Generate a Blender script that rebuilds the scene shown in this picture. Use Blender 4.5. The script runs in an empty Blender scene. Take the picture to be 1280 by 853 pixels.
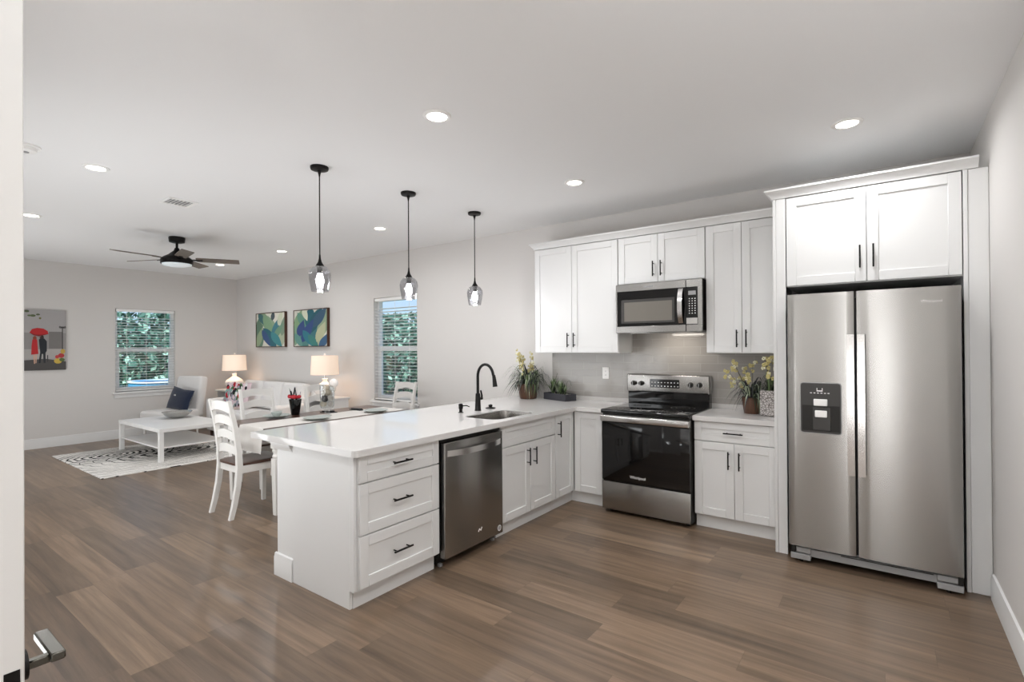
import bpy, bmesh, math, random
from mathutils import Vector, Matrix
C = bpy.context.scene
COL = C.collection
PI = math.pi
random.seed(7)

# ---------------------------------------------------------------- camera, world, lights, exposure
def add_camera():
    cam = bpy.data.cameras.new('camera')
    o = bpy.data.objects.new('camera', cam)
    COL.objects.link(o)
    yaw, pitch, roll = -0.6336, 0.0046, -0.0067
    f = Vector((math.sin(yaw)*math.cos(pitch), math.cos(yaw)*math.cos(pitch), math.sin(pitch)))
    r = Vector((math.cos(yaw), -math.sin(yaw), 0)); u = r.cross(f)
    r2 = r*math.cos(roll)+u*math.sin(roll); u2 = -r*math.sin(roll)+u*math.cos(roll)
    m = Matrix((r2, u2, -f)).transposed().to_4x4()
    m.translation = Vector((0, -4.831, 1.4803))
    o.matrix_world = m
    cam.sensor_width = 36.0
    cam.lens = 632.99/1280*36
    cam.shift_y = (431.3-426.5)/1280
    cam.clip_start = 0.02
    C.camera = o
add_camera()

vs = C.view_settings
vs.view_transform = 'Standard'
try: vs.look = 'None'
except Exception: pass
vs.gamma = 1.0
vs.use_curve_mapping = False
vs.exposure = -0.03
C.cycles.use_denoising = True
C.cycles.max_bounces = 12
C.cycles.diffuse_bounces = 7
C.cycles.glossy_bounces = 5
C.cycles.transparent_max_bounces = 16
C.cycles.sample_clamp_indirect = 8.0
C.cycles.caustics_reflective = False
C.cycles.caustics_refractive = False

SKY_STRENGTH = 1.25
FILL_SCALE = 1.0         # scale of the added fill lights out of view
CAN_W = 9.0            # watts per recessed light
w = bpy.data.worlds.new('sky'); C.world = w; w.use_nodes = True
nt = w.node_tree; nt.nodes.clear()
out = nt.nodes.new('ShaderNodeOutputWorld'); bg = nt.nodes.new('ShaderNodeBackground')
tc = nt.nodes.new('ShaderNodeTexCoord'); sx = nt.nodes.new('ShaderNodeSeparateXYZ')
rmp = nt.nodes.new('ShaderNodeValToRGB')
rmp.color_ramp.elements[0].position = 0.0; rmp.color_ramp.elements[0].color = (.62, .80, .98, 1)
rmp.color_ramp.elements[1].position = 0.5; rmp.color_ramp.elements[1].color = (.16, .40, .88, 1)
nt.links.new(tc.outputs['Generated'], sx.inputs[0]); nt.links.new(sx.outputs['Z'], rmp.inputs[0])
nt.links.new(rmp.outputs[0], bg.inputs[0]); bg.inputs[1].default_value = SKY_STRENGTH
nt.links.new(bg.outputs[0], out.inputs[0])

def area(name, loc, direction, sx_, sy_, power, color=(1, 1, 1), shape='RECTANGLE', spread=PI):
    l = bpy.data.lights.new(name, 'AREA'); l.shape = shape; l.size = sx_
    if shape in ('RECTANGLE', 'ELLIPSE'): l.size_y = sy_
    l.energy = power; l.color = color; l.spread = spread
    o = bpy.data.objects.new(name, l); COL.objects.link(o)
    o.location = loc
    o.rotation_euler = Vector(direction).to_track_quat('-Z', 'Y').to_euler()
    return o
sun = bpy.data.lights.new('sun', 'SUN'); sun.energy = 7.5; sun.angle = math.radians(2)
sun_o = bpy.data.objects.new('sun', sun); COL.objects.link(sun_o)
sun_o.rotation_euler = Vector((-.30, .60, -.75)).to_track_quat('-Z', 'Y').to_euler()   # shines on the far sides of the garden
# added fill lights out of view; the front walls have no openings
area('fill_fridge_streak', (-.10, -6.10, 1.30), (0, 1, .1), .22, 2.3, 15*FILL_SCALE, (.98, .99, 1))  # unseen strip light added to put a bright streak on the refrigerator
area('fill_entry', (-2.27, -5.40, 1.35), (1, .6, 1.15), 1.2, 2.1, 140*FILL_SCALE, (.94, .972, 1))
area('fill_front_right', (-4.6, -4.60, 1.35), (0, 1, .45), 2.6, 2.0, 66*FILL_SCALE, (.94, .972, 1))
area('fill_front_left', (-8.0, -4.60, 1.25), (0, 1, .45), 2.6, 2.2, 60*FILL_SCALE, (.94, .972, 1))

# ---------------------------------------------------------------- materials
def lin(h):
    h = h.lstrip('#'); o = []
    for i in (0, 2, 4):
        v = int(h[i:i+2], 16)/255
        o.append(v/12.92 if v <= .04045 else ((v+.055)/1.055)**2.4)
    return (*o, 1)
M = {}
def mat(name, col, rough=.5, metal=0., spec=.5, noise=0., nscale=30, bump=0., bscale=200, emit=None, estr=0, sheen=0, coat=0, aniso=0, trans=0, ior=1.45, nstretch=(1, 1, 1)):
    m = bpy.data.materials.new(name); m.use_nodes = True
    n = m.node_tree.nodes; L = m.node_tree.links; b = n['Principled BSDF']
    c = lin(col) if isinstance(col, str) else (*col, 1)
    b.inputs['Base Color'].default_value = c
    b.inputs['Roughness'].default_value = rough; b.inputs['Metallic'].default_value = metal
    b.inputs['Specular IOR Level'].default_value = spec
    b.inputs['IOR'].default_value = ior
    if sheen: b.inputs['Sheen Weight'].default_value = sheen
    if coat: b.inputs['Coat Weight'].default_value = coat; b.inputs['Coat Roughness'].default_value = .05
    if aniso: b.inputs['Anisotropic'].default_value = aniso
    if trans: b.inputs['Transmission Weight'].default_value = trans
    if emit: b.inputs['Emission Color'].default_value = lin(emit); b.inputs['Emission Strength'].default_value = estr
    if noise or bump:
        t = n.new('ShaderNodeTexCoord'); mp = n.new('ShaderNodeMapping'); L.new(t.outputs['Object'], mp.inputs[0])
        mp.inputs['Scale'].default_value = nstretch
    if noise:
        x = n.new('ShaderNodeTexNoise'); x.inputs['Scale'].default_value = nscale; x.inputs['Detail'].default_value = 3
        L.new(mp.outputs[0], x.inputs['Vector'])
        mx = n.new('ShaderNodeMix'); mx.data_type = 'RGBA'
        mx.inputs['A'].default_value = tuple(max(0, v*(1-noise)) for v in c[:3])+(1,)
        mx.inputs['B'].default_value = tuple(min(1, v*(1+noise)) for v in c[:3])+(1,)
        L.new(x.outputs['Fac'], mx.inputs['Factor']); L.new(mx.outputs['Result'], b.inputs['Base Color'])
    if bump:
        x = n.new('ShaderNodeTexNoise'); x.inputs['Scale'].default_value = bscale; x.inputs['Detail'].default_value = 2
        L.new(mp.outputs[0], x.inputs['Vector'])
        bp = n.new('ShaderNodeBump'); bp.inputs['Strength'].default_value = bump; bp.inputs['Distance'].default_value = .002
        L.new(x.outputs['Fac'], bp.inputs['Height']); L.new(bp.outputs[0], b.inputs['Normal'])
    M[name] = m
    return m

mat('wall_paint', '#d4d1ce', .75, spec=.3, bump=.08, bscale=250)
mat('ceiling_paint', '#eeeeee', .85, spec=.2, bump=.08, bscale=180)
mat('trim_white', '#e0e0df', .4)
mat('cabinet_white', '#dededd', .38, spec=.45)
mat('quartz', '#d2d0ce', .05, spec=.5, noise=.015, nscale=60)
mat('black_metal', '#171514', .42, metal=.6)
mat('black_matte', '#15130f', .5)
mat('black_gloss', '#0a0a0b', .06, spec=.6)
mat('dark_gap', '#1a1918', .8)
mat('satin_metal', '#615f59', .26, metal=1.)
mat('chrome', '#d8d8d8', .12, metal=1.)
mat('bright_steel', '#d2d0ce', .2, metal=1.)
mat('plastic_grey', '#9a9a9a', .45)
mat('plastic_dark', '#3a3836', .4)
mat('white_plastic', '#f3f2f0', .35)
mat('furniture_white', '#e6e5e3', .35)
mat('chair_white', '#dfddd9', .4)
mat('dark_wood', '#4a3128', .30, noise=.35, nscale=14, nstretch=(8, 1, 1), coat=.12)
mat('fabric_white', '#dedcda', .9, sheen=.2, bump=.25, bscale=350, noise=.03)
mat('fabric_cloth', '#d9d5d0', .95, bump=.2, bscale=400)
mat('navy', '#0c1a33', .85, sheen=.3, bump=.3, bscale=300, noise=.2)
mat('silver', '#c9c9c6', .25, metal=.8)
mat('ceramic_white', '#f2ece6', .25)
mat('plate_grey', '#aab1ad', .3)
mat('lens_glow', '#ffffff', .5, emit='#fff6ea', estr=14)
mat('bulb_glow', '#ffffff', .5, emit='#ffffff', estr=9)
mat('fan_glass', '#dfe6ea', .35, emit='#e8f2f6', estr=.25)
mat('fan_wood', '#6f665d', .5, noise=.3, nscale=8, nstretch=(1, 1, 1))
mat('terracotta', '#563a2a', .45, noise=.7, nscale=9, nstretch=(5, 5, .6))
mat('soil', '#2a2019', .95, noise=.4)
mat('leaf_dark', '#2a3424', .55, noise=.3, nscale=20)
mat('leaf_mid', '#5d7048', .55, noise=.3, nscale=20)
mat('leaf_pale', '#9aa58c', .6, noise=.2, nscale=20)
mat('stem_brown', '#4d4a3a', .7)
mat('flower_yellow', '#b9ad74', .6, noise=.2, nscale=40)
mat('flower_cream', '#d0ccb0', .6)
mat('oven_glass', '#77736c', .15)
mat('slate', '#34343a', .55, noise=.2)
mat('pebble', '#b9b6a8', .8)
mat('red', '#b01c2a', .6)
mat('fabric_red', '#a3202c', .85)
mat('fabric_pink', '#d3bfc4', .85)
mat('fabric_green', '#4c6b45', .85)
mat('fabric_grey', '#9a9aa4', .85)
mat('fabric_teal', '#7ea39b', .85)
mat('pom_beige', '#b7aa96', .9, bump=.4, bscale=200)
mat('pom_grey', '#c9c2bb', .9, bump=.4, bscale=200)
mat('pom_black', '#15171c', .7)
mat('grass_lawn', '#55703a', .95, noise=.4, nscale=3)
mat('tree_leaf', '#2c5a49', .6, noise=.5, nscale=2.5)
mat('tree_leaf_pale', '#93b8a2', .6, noise=.4, nscale=2.5)
mat('bark', '#4a3d31', .9)
mat('pool_blue', '#2a98c8', .4)
mat('steel', '#a3a19e', .3, metal=1., aniso=.8)
mat('sink_steel', '#94918d', .25, metal=1.)
mat('door_paint', '#cbc9c6', .45)
def brushed(m, vertical=False):
    n = m.node_tree.nodes; L = m.node_tree.links; b = n['Principled BSDF']
    t = n.new('ShaderNodeTexCoord'); mp = n.new('ShaderNodeMapping'); L.new(t.outputs['Object'], mp.inputs[0])
    mp.inputs['Scale'].default_value = (2, 2, 500)
    x = n.new('ShaderNodeTexNoise'); x.inputs['Scale'].default_value = 1.5; L.new(mp.outputs[0], x.inputs['Vector'])
    r = n.new('ShaderNodeMapRange'); r.inputs['To Min'].default_value = .26; r.inputs['To Max'].default_value = .2601
    L.new(x.outputs['Fac'], r.inputs[0]); L.new(r.outputs[0], b.inputs['Roughness'])
    b.inputs['Anisotropic Rotation'].default_value = .25
    tg = n.new('ShaderNodeTangent'); tg.direction_type = 'RADIAL'; tg.axis = 'Z'; L.new(tg.outputs[0], b.inputs['Tangent'])
brushed(M['steel'])

def clear(name, tint, gloss=.10, rough=.02):
    m = bpy.data.materials.new(name); m.use_nodes = True
    n = m.node_tree.nodes; L = m.node_tree.links; n.clear()
    o = n.new('ShaderNodeOutputMaterial'); mx = n.new('ShaderNodeMixShader')
    t = n.new('ShaderNodeBsdfTransparent'); g = n.new('ShaderNodeBsdfGlossy')
    t.inputs[0].default_value = (*tint, 1); g.inputs['Roughness'].default_value = rough
    lw = n.new('ShaderNodeLayerWeight'); lw.inputs[0].default_value = .35
    mr = n.new('ShaderNodeMapRange'); mr.inputs['To Min'].default_value = gloss*.5; mr.inputs['To Max'].default_value = min(1, gloss*5)
    L.new(lw.outputs['Facing'], mr.inputs[0]); L.new(mr.outputs[0], mx.inputs[0])
    L.new(t.outputs[0], mx.inputs[1]); L.new(g.outputs[0], mx.inputs[2]); L.new(mx.outputs[0], o.inputs[0])
    M[name] = m
clear('window_glass', (.97, .99, .985), .05)
clear('smoke_glass', (.86, .86, .875), .12)
clear('clear_glass', (.95, .96, .96), .10)

def shade_mat():
    m = mat('lamp_shade', '#f3e6d8', .9, emit='#ffd8b8', estr=.38)
shade_mat()

def floor_mat():
    m = bpy.data.materials.new('floor_planks'); m.use_nodes = True
    n = m.node_tree.nodes; L = m.node_tree.links; b = n['Principled BSDF']
    def mth(op, a, c=None):
        x = n.new('ShaderNodeMath'); x.operation = op
        for i, v in enumerate((a, c)):
            if v is None: continue
            if isinstance(v, (int, float)): x.inputs[i].default_value = v
            else: L.new(v, x.inputs[i])
        return x.outputs[0]
    t = n.new('ShaderNodeTexCoord'); s = n.new('ShaderNodeSeparateXYZ'); L.new(t.outputs['Object'], s.inputs[0])
    W, LEN = .182, 1.25
    v = mth('DIVIDE', s.outputs['Y'], W); row = mth('FLOOR', v); fv = mth('FRACT', v)
    wn = n.new('ShaderNodeTexWhiteNoise'); wn.noise_dimensions = '1D'; L.new(row, wn.inputs['W'])
    uu = mth('ADD', mth('DIVIDE', s.outputs['X'], LEN), mth('MULTIPLY', wn.outputs['Value'], 7.3))
    ci = mth('FLOOR', uu); fu = mth('FRACT', uu)
    cb = n.new('ShaderNodeCombineXYZ'); L.new(row, cb.inputs[0]); L.new(ci, cb.inputs[1])
    w2 = n.new('ShaderNodeTexWhiteNoise'); w2.noise_dimensions = '2D'; L.new(cb.outputs[0], w2.inputs['Vector'])
    rp = n.new('ShaderNodeValToRGB'); e = rp.color_ramp.elements
    e[0].position = 0; e[0].color = lin('#645445'); e[1].position = 1; e[1].color = lin('#88735f')
    for p, c_ in ((.35, '#6e5c4c'), (.6, '#74614f'), (.88, '#7b6755')):
        k = e.new(p); k.color = lin(c_)
    L.new(w2.outputs['Value'], rp.inputs[0])
    # grain: stretched noise, shifted for every plank
    mp = n.new('ShaderNodeMapping'); mp.inputs['Scale'].default_value = (.75, 13, 1)
    ofs = n.new('ShaderNodeCombineXYZ'); L.new(mth('MULTIPLY', w2.outputs['Value'], 37), ofs.inputs[0]); L.new(mth('MULTIPLY', w2.outputs['Value'], 11), ofs.inputs[1])
    va = n.new('ShaderNodeVectorMath'); L.new(t.outputs['Object'], va.inputs[0]); L.new(ofs.outputs[0], va.inputs[1])
    L.new(va.outputs[0], mp.inputs[0])
    nz = n.new('ShaderNodeTexNoise'); nz.inputs['Scale'].default_value = 1.6; nz.inputs['Detail'].default_value = 6; nz.inputs['Roughness'].default_value = .6
    nz.inputs['Distortion'].default_value = .6
    L.new(mp.outputs[0], nz.inputs['Vector'])
    g = n.new('ShaderNodeMapRange'); g.inputs['From Min'].default_value = .25; g.inputs['From Max'].default_value = .75
    g.inputs['To Min'].default_value = .56; g.inputs['To Max'].default_value = 1.42; L.new(nz.outputs['Fac'], g.inputs[0])
    mp2 = n.new('ShaderNodeMapping'); mp2.inputs['Scale'].default_value = (2.2, 90, 1); L.new(va.outputs[0], mp2.inputs[0])
    nz2 = n.new('ShaderNodeTexNoise'); nz2.inputs['Scale'].default_value = 2; nz2.inputs['Detail'].default_value = 3; L.new(mp2.outputs[0], nz2.inputs['Vector'])
    g2 = n.new('ShaderNodeMapRange'); g2.inputs['To Min'].default_value = .86; g2.inputs['To Max'].default_value = 1.14; L.new(nz2.outputs['Fac'], g2.inputs[0])
    # seams between boards
    ev = mth('MINIMUM', fv, mth('SUBTRACT', 1, fv)); eu = mth('MINIMUM', fu, mth('SUBTRACT', 1, fu))
    seam = mth('MINIMUM', mth('GREATER_THAN', ev, .008), mth('GREATER_THAN', eu, .0012))
    sm = n.new('ShaderNodeMapRange'); sm.inputs['To Min'].default_value = .78; sm.inputs['To Max'].default_value = 1; L.new(seam, sm.inputs[0])
    tot = mth('MULTIPLY', mth('MULTIPLY', g.outputs[0], g2.outputs[0]), sm.outputs[0])
    vm = n.new('ShaderNodeVectorMath'); vm.operation = 'SCALE'; L.new(rp.outputs[0], vm.inputs[0]); L.new(tot, vm.inputs['Scale'])
    L.new(vm.outputs[0], b.inputs['Base Color'])
    b.inputs['Roughness'].default_value = .31
    b.inputs['Specular IOR Level'].default_value = .45
    bp = n.new('ShaderNodeBump'); bp.inputs['Strength'].default_value = .12; bp.inputs['Distance'].default_value = .002
    L.new(tot, bp.inputs['Height']); L.new(bp.outputs[0], b.inputs['Normal'])
    M['floor_planks'] = m
floor_mat()

def tile_mat():
    m = bpy.data.materials.new('subway_tile'); m.use_nodes = True
    n = m.node_tree.nodes; L = m.node_tree.links; b = n['Principled BSDF']
    t = n.new('ShaderNodeTexCoord'); s = n.new('ShaderNodeSeparateXYZ'); L.new(t.outputs['Object'], s.inputs[0])
    cb = n.new('ShaderNodeCombineXYZ'); L.new(s.outputs['X'], cb.inputs[0]); L.new(s.outputs['Z'], cb.inputs[1])
    br = n.new('ShaderNodeTexBrick'); br.inputs['Scale'].default_value = 1
    br.inputs['Brick Width'].default_value = .305; br.inputs['Row Height'].default_value = .0775; br.inputs['Mortar Size'].default_value = .0022
    br.inputs['Color1'].default_value = lin('#98948f'); br.inputs['Color2'].default_value = lin('#9f9b96'); br.inputs['Mortar'].default_value = lin('#aaa6a1')
    L.new(cb.outputs[0], br.inputs['Vector']); L.new(br.outputs['Color'], b.inputs['Base Color'])
    b.inputs['Roughness'].default_value = .12
    bp = n.new('ShaderNodeBump'); bp.inputs['Strength'].default_value = .4; bp.inputs['Distance'].default_value = .002; bp.invert = True
    L.new(br.outputs['Fac'], bp.inputs['Height']); L.new(bp.outputs[0], b.inputs['Normal'])
    M['subway_tile'] = m
tile_mat()

def rug_mat():
    m = bpy.data.materials.new('rug_rings'); m.use_nodes = True
    n = m.node_tree.nodes; L = m.node_tree.links; b = n['Principled BSDF']
    t = n.new('ShaderNodeTexCoord')
    def ring(cx, cy, sx_, sy_, freq, inner):
        mp = n.new('ShaderNodeMapping'); mp.vector_type = 'TEXTURE'
        mp.inputs['Location'].default_value = (cx, cy, 0); mp.inputs['Scale'].default_value = (sx_, sy_, 1)
        L.new(t.outputs['Object'], mp.inputs[0])
        nz = n.new('ShaderNodeTexNoise'); nz.inputs['Scale'].default_value = 1.7; nz.inputs['Detail'].default_value = 2; L.new(mp.outputs[0], nz.inputs['Vector'])
        ln = n.new('ShaderNodeVectorMath'); ln.operation = 'LENGTH'; L.new(mp.outputs[0], ln.inputs[0])
        a = n.new('ShaderNodeMath'); a.operation = 'MULTIPLY_ADD'; L.new(nz.outputs['Fac'], a.inputs[0]); a.inputs[1].default_value = .22; L.new(ln.outputs['Value'], a.inputs[2])
        w_ = n.new('ShaderNodeMath'); w_.operation = 'MULTIPLY'; L.new(a.outputs[0], w_.inputs[0]); w_.inputs[1].default_value = freq
        si = n.new('ShaderNodeMath'); si.operation = 'SINE'; L.new(w_.outputs[0], si.inputs[0])
        # the rings stay bold near their centre and thin out away from it
        th = n.new('ShaderNodeMapRange'); L.new(ln.outputs['Value'], th.inputs[0]); th.inputs['From Min'].default_value = inner*.3; th.inputs['From Max'].default_value = inner
        th.inputs['To Min'].default_value = .15; th.inputs['To Max'].default_value = .97
        gt = n.new('ShaderNodeMath'); gt.operation = 'GREATER_THAN'; L.new(si.outputs[0], gt.inputs[0]); L.new(th.outputs[0], gt.inputs[1])
        return gt.outputs[0]
    r1 = ring(.02, .25, .50, .85, 40, 1.1)
    r2 = ring(-.42, -.42, .42, .50, 40, 1.5)
    mxm = n.new('ShaderNodeMath'); mxm.operation = 'MAXIMUM'; L.new(r1, mxm.inputs[0]); L.new(r2, mxm.inputs[1])
    mp = n.new('ShaderNodeMapping'); mp.inputs['Scale'].default_value = (14, 1.2, 1); L.new(t.outputs['Object'], mp.inputs[0])
    nz = n.new('ShaderNodeTexNoise'); nz.inputs['Scale'].default_value = 2.2; nz.inputs['Detail'].default_value = 4; L.new(mp.outputs[0], nz.inputs['Vector'])
    rp = n.new('ShaderNodeValToRGB'); rp.color_ramp.elements[0].position = .32; rp.color_ramp.elements[0].color = lin('#a09c97')
    rp.color_ramp.elements[1].position = .5; rp.color_ramp.elements[1].color = lin('#e6e3de'); L.new(nz.outputs['Fac'], rp.inputs[0])
    mx = n.new('ShaderNodeMix'); mx.data_type = 'RGBA'; L.new(mxm.outputs[0], mx.inputs['Factor'])
    L.new(rp.outputs[0], mx.inputs['A']); mx.inputs['B'].default_value = lin('#22211f')
    L.new(mx.outputs['Result'], b.inputs['Base Color']); b.inputs['Roughness'].default_value = .95
    M['rug_rings'] = m
rug_mat()

def scribble_mat():
    m = bpy.data.materials.new('scribble_panel'); m.use_nodes = True
    n = m.node_tree.nodes; L = m.node_tree.links; b = n['Principled BSDF']
    t = n.new('ShaderNodeTexCoord')
    v = n.new('ShaderNodeTexVoronoi'); v.feature = 'DISTANCE_TO_EDGE'; v.inputs['Scale'].default_value = 55; L.new(t.outputs['Object'], v.inputs['Vector'])
    rp = n.new('ShaderNodeValToRGB'); rp.color_ramp.elements[0].position = .06; rp.color_ramp.elements[0].color = lin('#6d6764')
    rp.color_ramp.elements[1].position = .14; rp.color_ramp.elements[1].color = lin('#bdb7b4'); L.new(v.outputs['Distance'], rp.inputs[0])
    L.new(rp.outputs[0], b.inputs['Base Color']); b.inputs['Roughness'].default_value = .7
    M['scribble_panel'] = m
scribble_mat()
FLAT = {}
def flat(col, rough=.6):
    if col not in FLAT: FLAT[col] = 'paint_%s' % col.lstrip('#'); mat(FLAT[col], col, rough)
    return FLAT[col]

# ---------------------------------------------------------------- mesh helpers
class MB:
    def __init__(s): s.bm = bmesh.new(); s.mats = []
    def mi(s, m):
        if m not in s.mats: s.mats.append(m)
        return s.mats.index(m)
    def merge(s, b2, m, T=None, smooth=False):
        if T is not None: bmesh.ops.transform(b2, matrix=T, verts=b2.verts)
        i = s.mi(m); mp = {}
        for v in b2.verts: mp[v] = s.bm.verts.new(v.co)
        for f in b2.faces:
            try: nf = s.bm.faces.new([mp[v] for v in f.verts])
            except ValueError: continue
            nf.material_index = i; nf.smooth = smooth
        b2.free(); return s
    def box(s, x0, x1, y0, y1, z0, z1, m, bev=0, T=None, seg=1):
        b2 = bmesh.new(); bmesh.ops.create_cube(b2, size=1)
        for v in b2.verts:
            v.co = Vector(((x0+x1)/2+v.co.x*(x1-x0), (y0+y1)/2+v.co.y*(y1-y0), (z0+z1)/2+v.co.z*(z1-z0)))
        if bev: bmesh.ops.bevel(b2, geom=b2.edges[:], offset=bev, segments=seg, profile=.5, affect='EDGES')
        return s.merge(b2, m, T, smooth=seg > 1)
    def cyl(s, p0, p1, r0, m, r1=None, seg=20, caps=True):
        r1 = r0 if r1 is None else r1
        p0, p1 = Vector(p0), Vector(p1); d = p1-p0
        b2 = bmesh.new(); bmesh.ops.create_cone(b2, cap_ends=caps, segments=seg, radius1=r0, radius2=r1, depth=d.length)
        T = Matrix.Translation((p0+p1)/2) @ d.to_track_quat('Z', 'Y').to_matrix().to_4x4()
        return s.merge(b2, m, T, smooth=True)
    def lathe(s, prof, m, c=(0, 0, 0), seg=28, T=None):
        b2 = bmesh.new(); rings = []
        for r, z in prof:
            if r < 1e-6: rings.append([b2.verts.new((c[0], c[1], c[2]+z))])
            else: rings.append([b2.verts.new((c[0]+r*math.cos(2*PI*k/seg), c[1]+r*math.sin(2*PI*k/seg), c[2]+z)) for k in range(seg)])
        for a, b in zip(rings, rings[1:]):
            for k in range(seg):
                q = [a[k % len(a)], a[(k+1) % len(a)], b[(k+1) % len(b)], b[k % len(b)]]
                u = []
                for v in q:
                    if v not in u: u.append(v)
                if len(u) > 2:
                    try: b2.faces.new(u)
                    except ValueError: pass
        bmesh.ops.recalc_face_normals(b2, faces=b2.faces)
        return s.merge(b2, m, T, smooth=True)
    def tube(s, pts, r, m, seg=12, caps=True, sq=None):
        pts = [Vector(p) for p in pts]; n_ = len(pts)
        rs = r if isinstance(r, (list, tuple)) else [r]*n_
        b2 = bmesh.new(); rings = []; up = None
        for i, p in enumerate(pts):
            d = (pts[min(i+1, n_-1)]-pts[max(i-1, 0)]).normalized()
            if up is None:
                up = Vector((0, 0, 1)) if abs(d.z) < .9 else Vector((1, 0, 0))
            a = d.cross(up).normalized(); up = a.cross(d).normalized()
            rings.append([b2.verts.new(p+a*(rs[i]*math.cos(2*PI*k/seg))+up*(rs[i]*math.sin(2*PI*k/seg))) for k in range(seg)])
        for a, b in zip(rings, rings[1:]):
            for k in range(seg): b2.faces.new((a[k], a[(k+1) % seg], b[(k+1) % seg], b[k]))
        if caps:
            b2.faces.new(rings[0][::-1]); b2.faces.new(rings[-1])
        bmesh.ops.recalc_face_normals(b2, faces=b2.faces)
        return s.merge(b2, m, None, smooth=seg > 5)
    def prism(s, poly, lo, hi, m, axis='z', T=None, smooth=False):
        """poly in the two remaining axes (in xyz order), extruded along axis"""
        b2 = bmesh.new()
        def mk(a, b, c):
            return {'x': (c, a, b), 'y': (a, c, b), 'z': (a, b, c)}[axis]
        A = [b2.verts.new(mk(a, b, lo)) for a, b in poly]; B = [b2.verts.new(mk(a, b, hi)) for a, b in poly]
        b2.faces.new(A[::-1]); b2.faces.new(B)
        k = len(poly)
        for i in range(k): b2.faces.new((A[i], A[(i+1) % k], B[(i+1) % k], B[i]))
        bmesh.ops.recalc_face_normals(b2, faces=b2.faces)
        return s.merge(b2, m, T, smooth)
    def poly(s, pts, m):
        b2 = bmesh.new(); b2.faces.new([b2.verts.new(p) for p in pts]); return s.merge(b2, m)
    def ball(s, c, r, m, sc=(1, 1, 1), seg=16, T=None):
        b2 = bmesh.new(); bmesh.ops.create_uvsphere(b2, u_segments=seg, v_segments=max(6, seg*2//3), radius=r)
        for v in b2.verts: v.co = Vector((c[0]+v.co.x*sc[0], c[1]+v.co.y*sc[1], c[2]+v.co.z*sc[2]))
        return s.merge(b2, m, T, smooth=True)
    def strip(s, pts, ws, m, side):
        """a thin tapering blade along pts"""
        b2 = bmesh.new(); side = Vector(side); A = []; B = []
        for p, w_ in zip(pts, ws):
            p = Vector(p); A.append(b2.verts.new(p-side*w_/2)); B.append(b2.verts.new(p+side*w_/2))
        for i in range(len(pts)-1): b2.faces.new((A[i], B[i], B[i+1], A[i+1]))
        return s.merge(b2, m, None, True)

def obj(name, mb, parent=None, loc=(0, 0, 0), rz=0, sharp=40):
    me = bpy.data.meshes.new(name); mb.bm.to_mesh(me); mb.bm.free()
    for k in mb.mats: me.materials.append(M[k])
    try: me.set_sharp_from_angle(angle=math.radians(sharp))
    except Exception: pass
    o = bpy.data.objects.new(name, me); COL.objects.link(o)
    o.location = loc; o.rotation_euler = (0, 0, rz)
    if parent is not None: o.parent = parent
    return o
def tag(o, label, cat, group=None, kind=None):
    if label: o['label'] = label
    if cat: o['category'] = cat
    if group: o['group'] = group
    if kind: o['kind'] = kind
    return o
def thing(name, label, cat, loc=(0, 0, 0), rz=0, group=None):
    o = bpy.data.objects.new(name, None); COL.objects.link(o); o.empty_display_size = .1
    o.location = loc; o.rotation_euler = (0, 0, rz)
    return tag(o, label, cat, group)
def struct(name, mb, parent=None):
    o = obj(name, mb, parent); o['kind'] = 'structure'; return o
def dup(root, loc, rz, label, group=None):
    r = root.copy(); COL.objects.link(r); r.location = loc; r.rotation_euler = (0, 0, rz); r['label'] = label
    if group: r['group'] = group
    for ch in list(root.children):
        c = ch.copy(); COL.objects.link(c); c.parent = r
        for g in list(ch.children):
            d = g.copy(); COL.objects.link(d); d.parent = c
    return r
def text(name, body, size, m, parent, loc, rot):
    cu = bpy.data.curves.new(name, 'FONT'); cu.body = body; cu.size = size; cu.align_x = 'CENTER'; cu.align_y = 'CENTER'
    cu.extrude = .0006; cu.materials.append(M[m])
    tmp = bpy.data.objects.new('lettering', cu); COL.objects.link(tmp)
    bpy.context.view_layer.update()
    me = bpy.data.meshes.new_from_object(tmp.evaluated_get(bpy.context.evaluated_depsgraph_get()))
    bpy.data.objects.remove(tmp); bpy.data.curves.remove(cu)
    me.name = name
    if not me.materials: me.materials.append(M[m])
    o = bpy.data.objects.new(name, me); COL.objects.link(o); o.parent = parent; o.location = loc; o.rotation_euler = rot
    return o
FRONT = (PI/2, 0, 0)        # lettering on a face that looks along -y

# ---------------------------------------------------------------- room shell
H = 2.845; XL, XR = -10.283, .504; YF = -4.62; YE = -6.15; XE = -2.30; T_ = .16
W1 = (-1.955, -1.075, .775, 2.172)      # far window in the left wall: y0, y1, z0, z1
W2 = (-6.085, -5.165, .715, 2.215)      # window in the back wall: x0, x1, z0, z1
b = MB(); b.box(XL-T_, XR+T_, YE-T_, T_, -.12, 0, 'floor_planks'); fl = struct('floor', b)
b = MB(); b.box(XL-T_, XR+T_, YE-T_, T_, H, H+.12, 'ceiling_paint'); struct('ceiling', b)
b = MB()
b.box(XL-T_, W2[0], 0, T_, 0, H, 'wall_paint'); b.box(W2[1], XR+T_, 0, T_, 0, H, 'wall_paint')
b.box(W2[0], W2[1], 0, T_, 0, W2[2], 'wall_paint'); b.box(W2[0], W2[1], 0, T_, W2[3], H, 'wall_paint'); struct('wall_back', b)
b = MB()
b.box(XL-T_, XL, YF-T_, W1[0], 0, H, 'wall_paint'); b.box(XL-T_, XL, W1[1], 0, 0, H, 'wall_paint')
b.box(XL-T_, XL, W1[0], W1[1], 0, W1[2], 'wall_paint'); b.box(XL-T_, XL, W1[0], W1[1], W1[3], H, 'wall_paint'); struct('wall_left', b)
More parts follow.
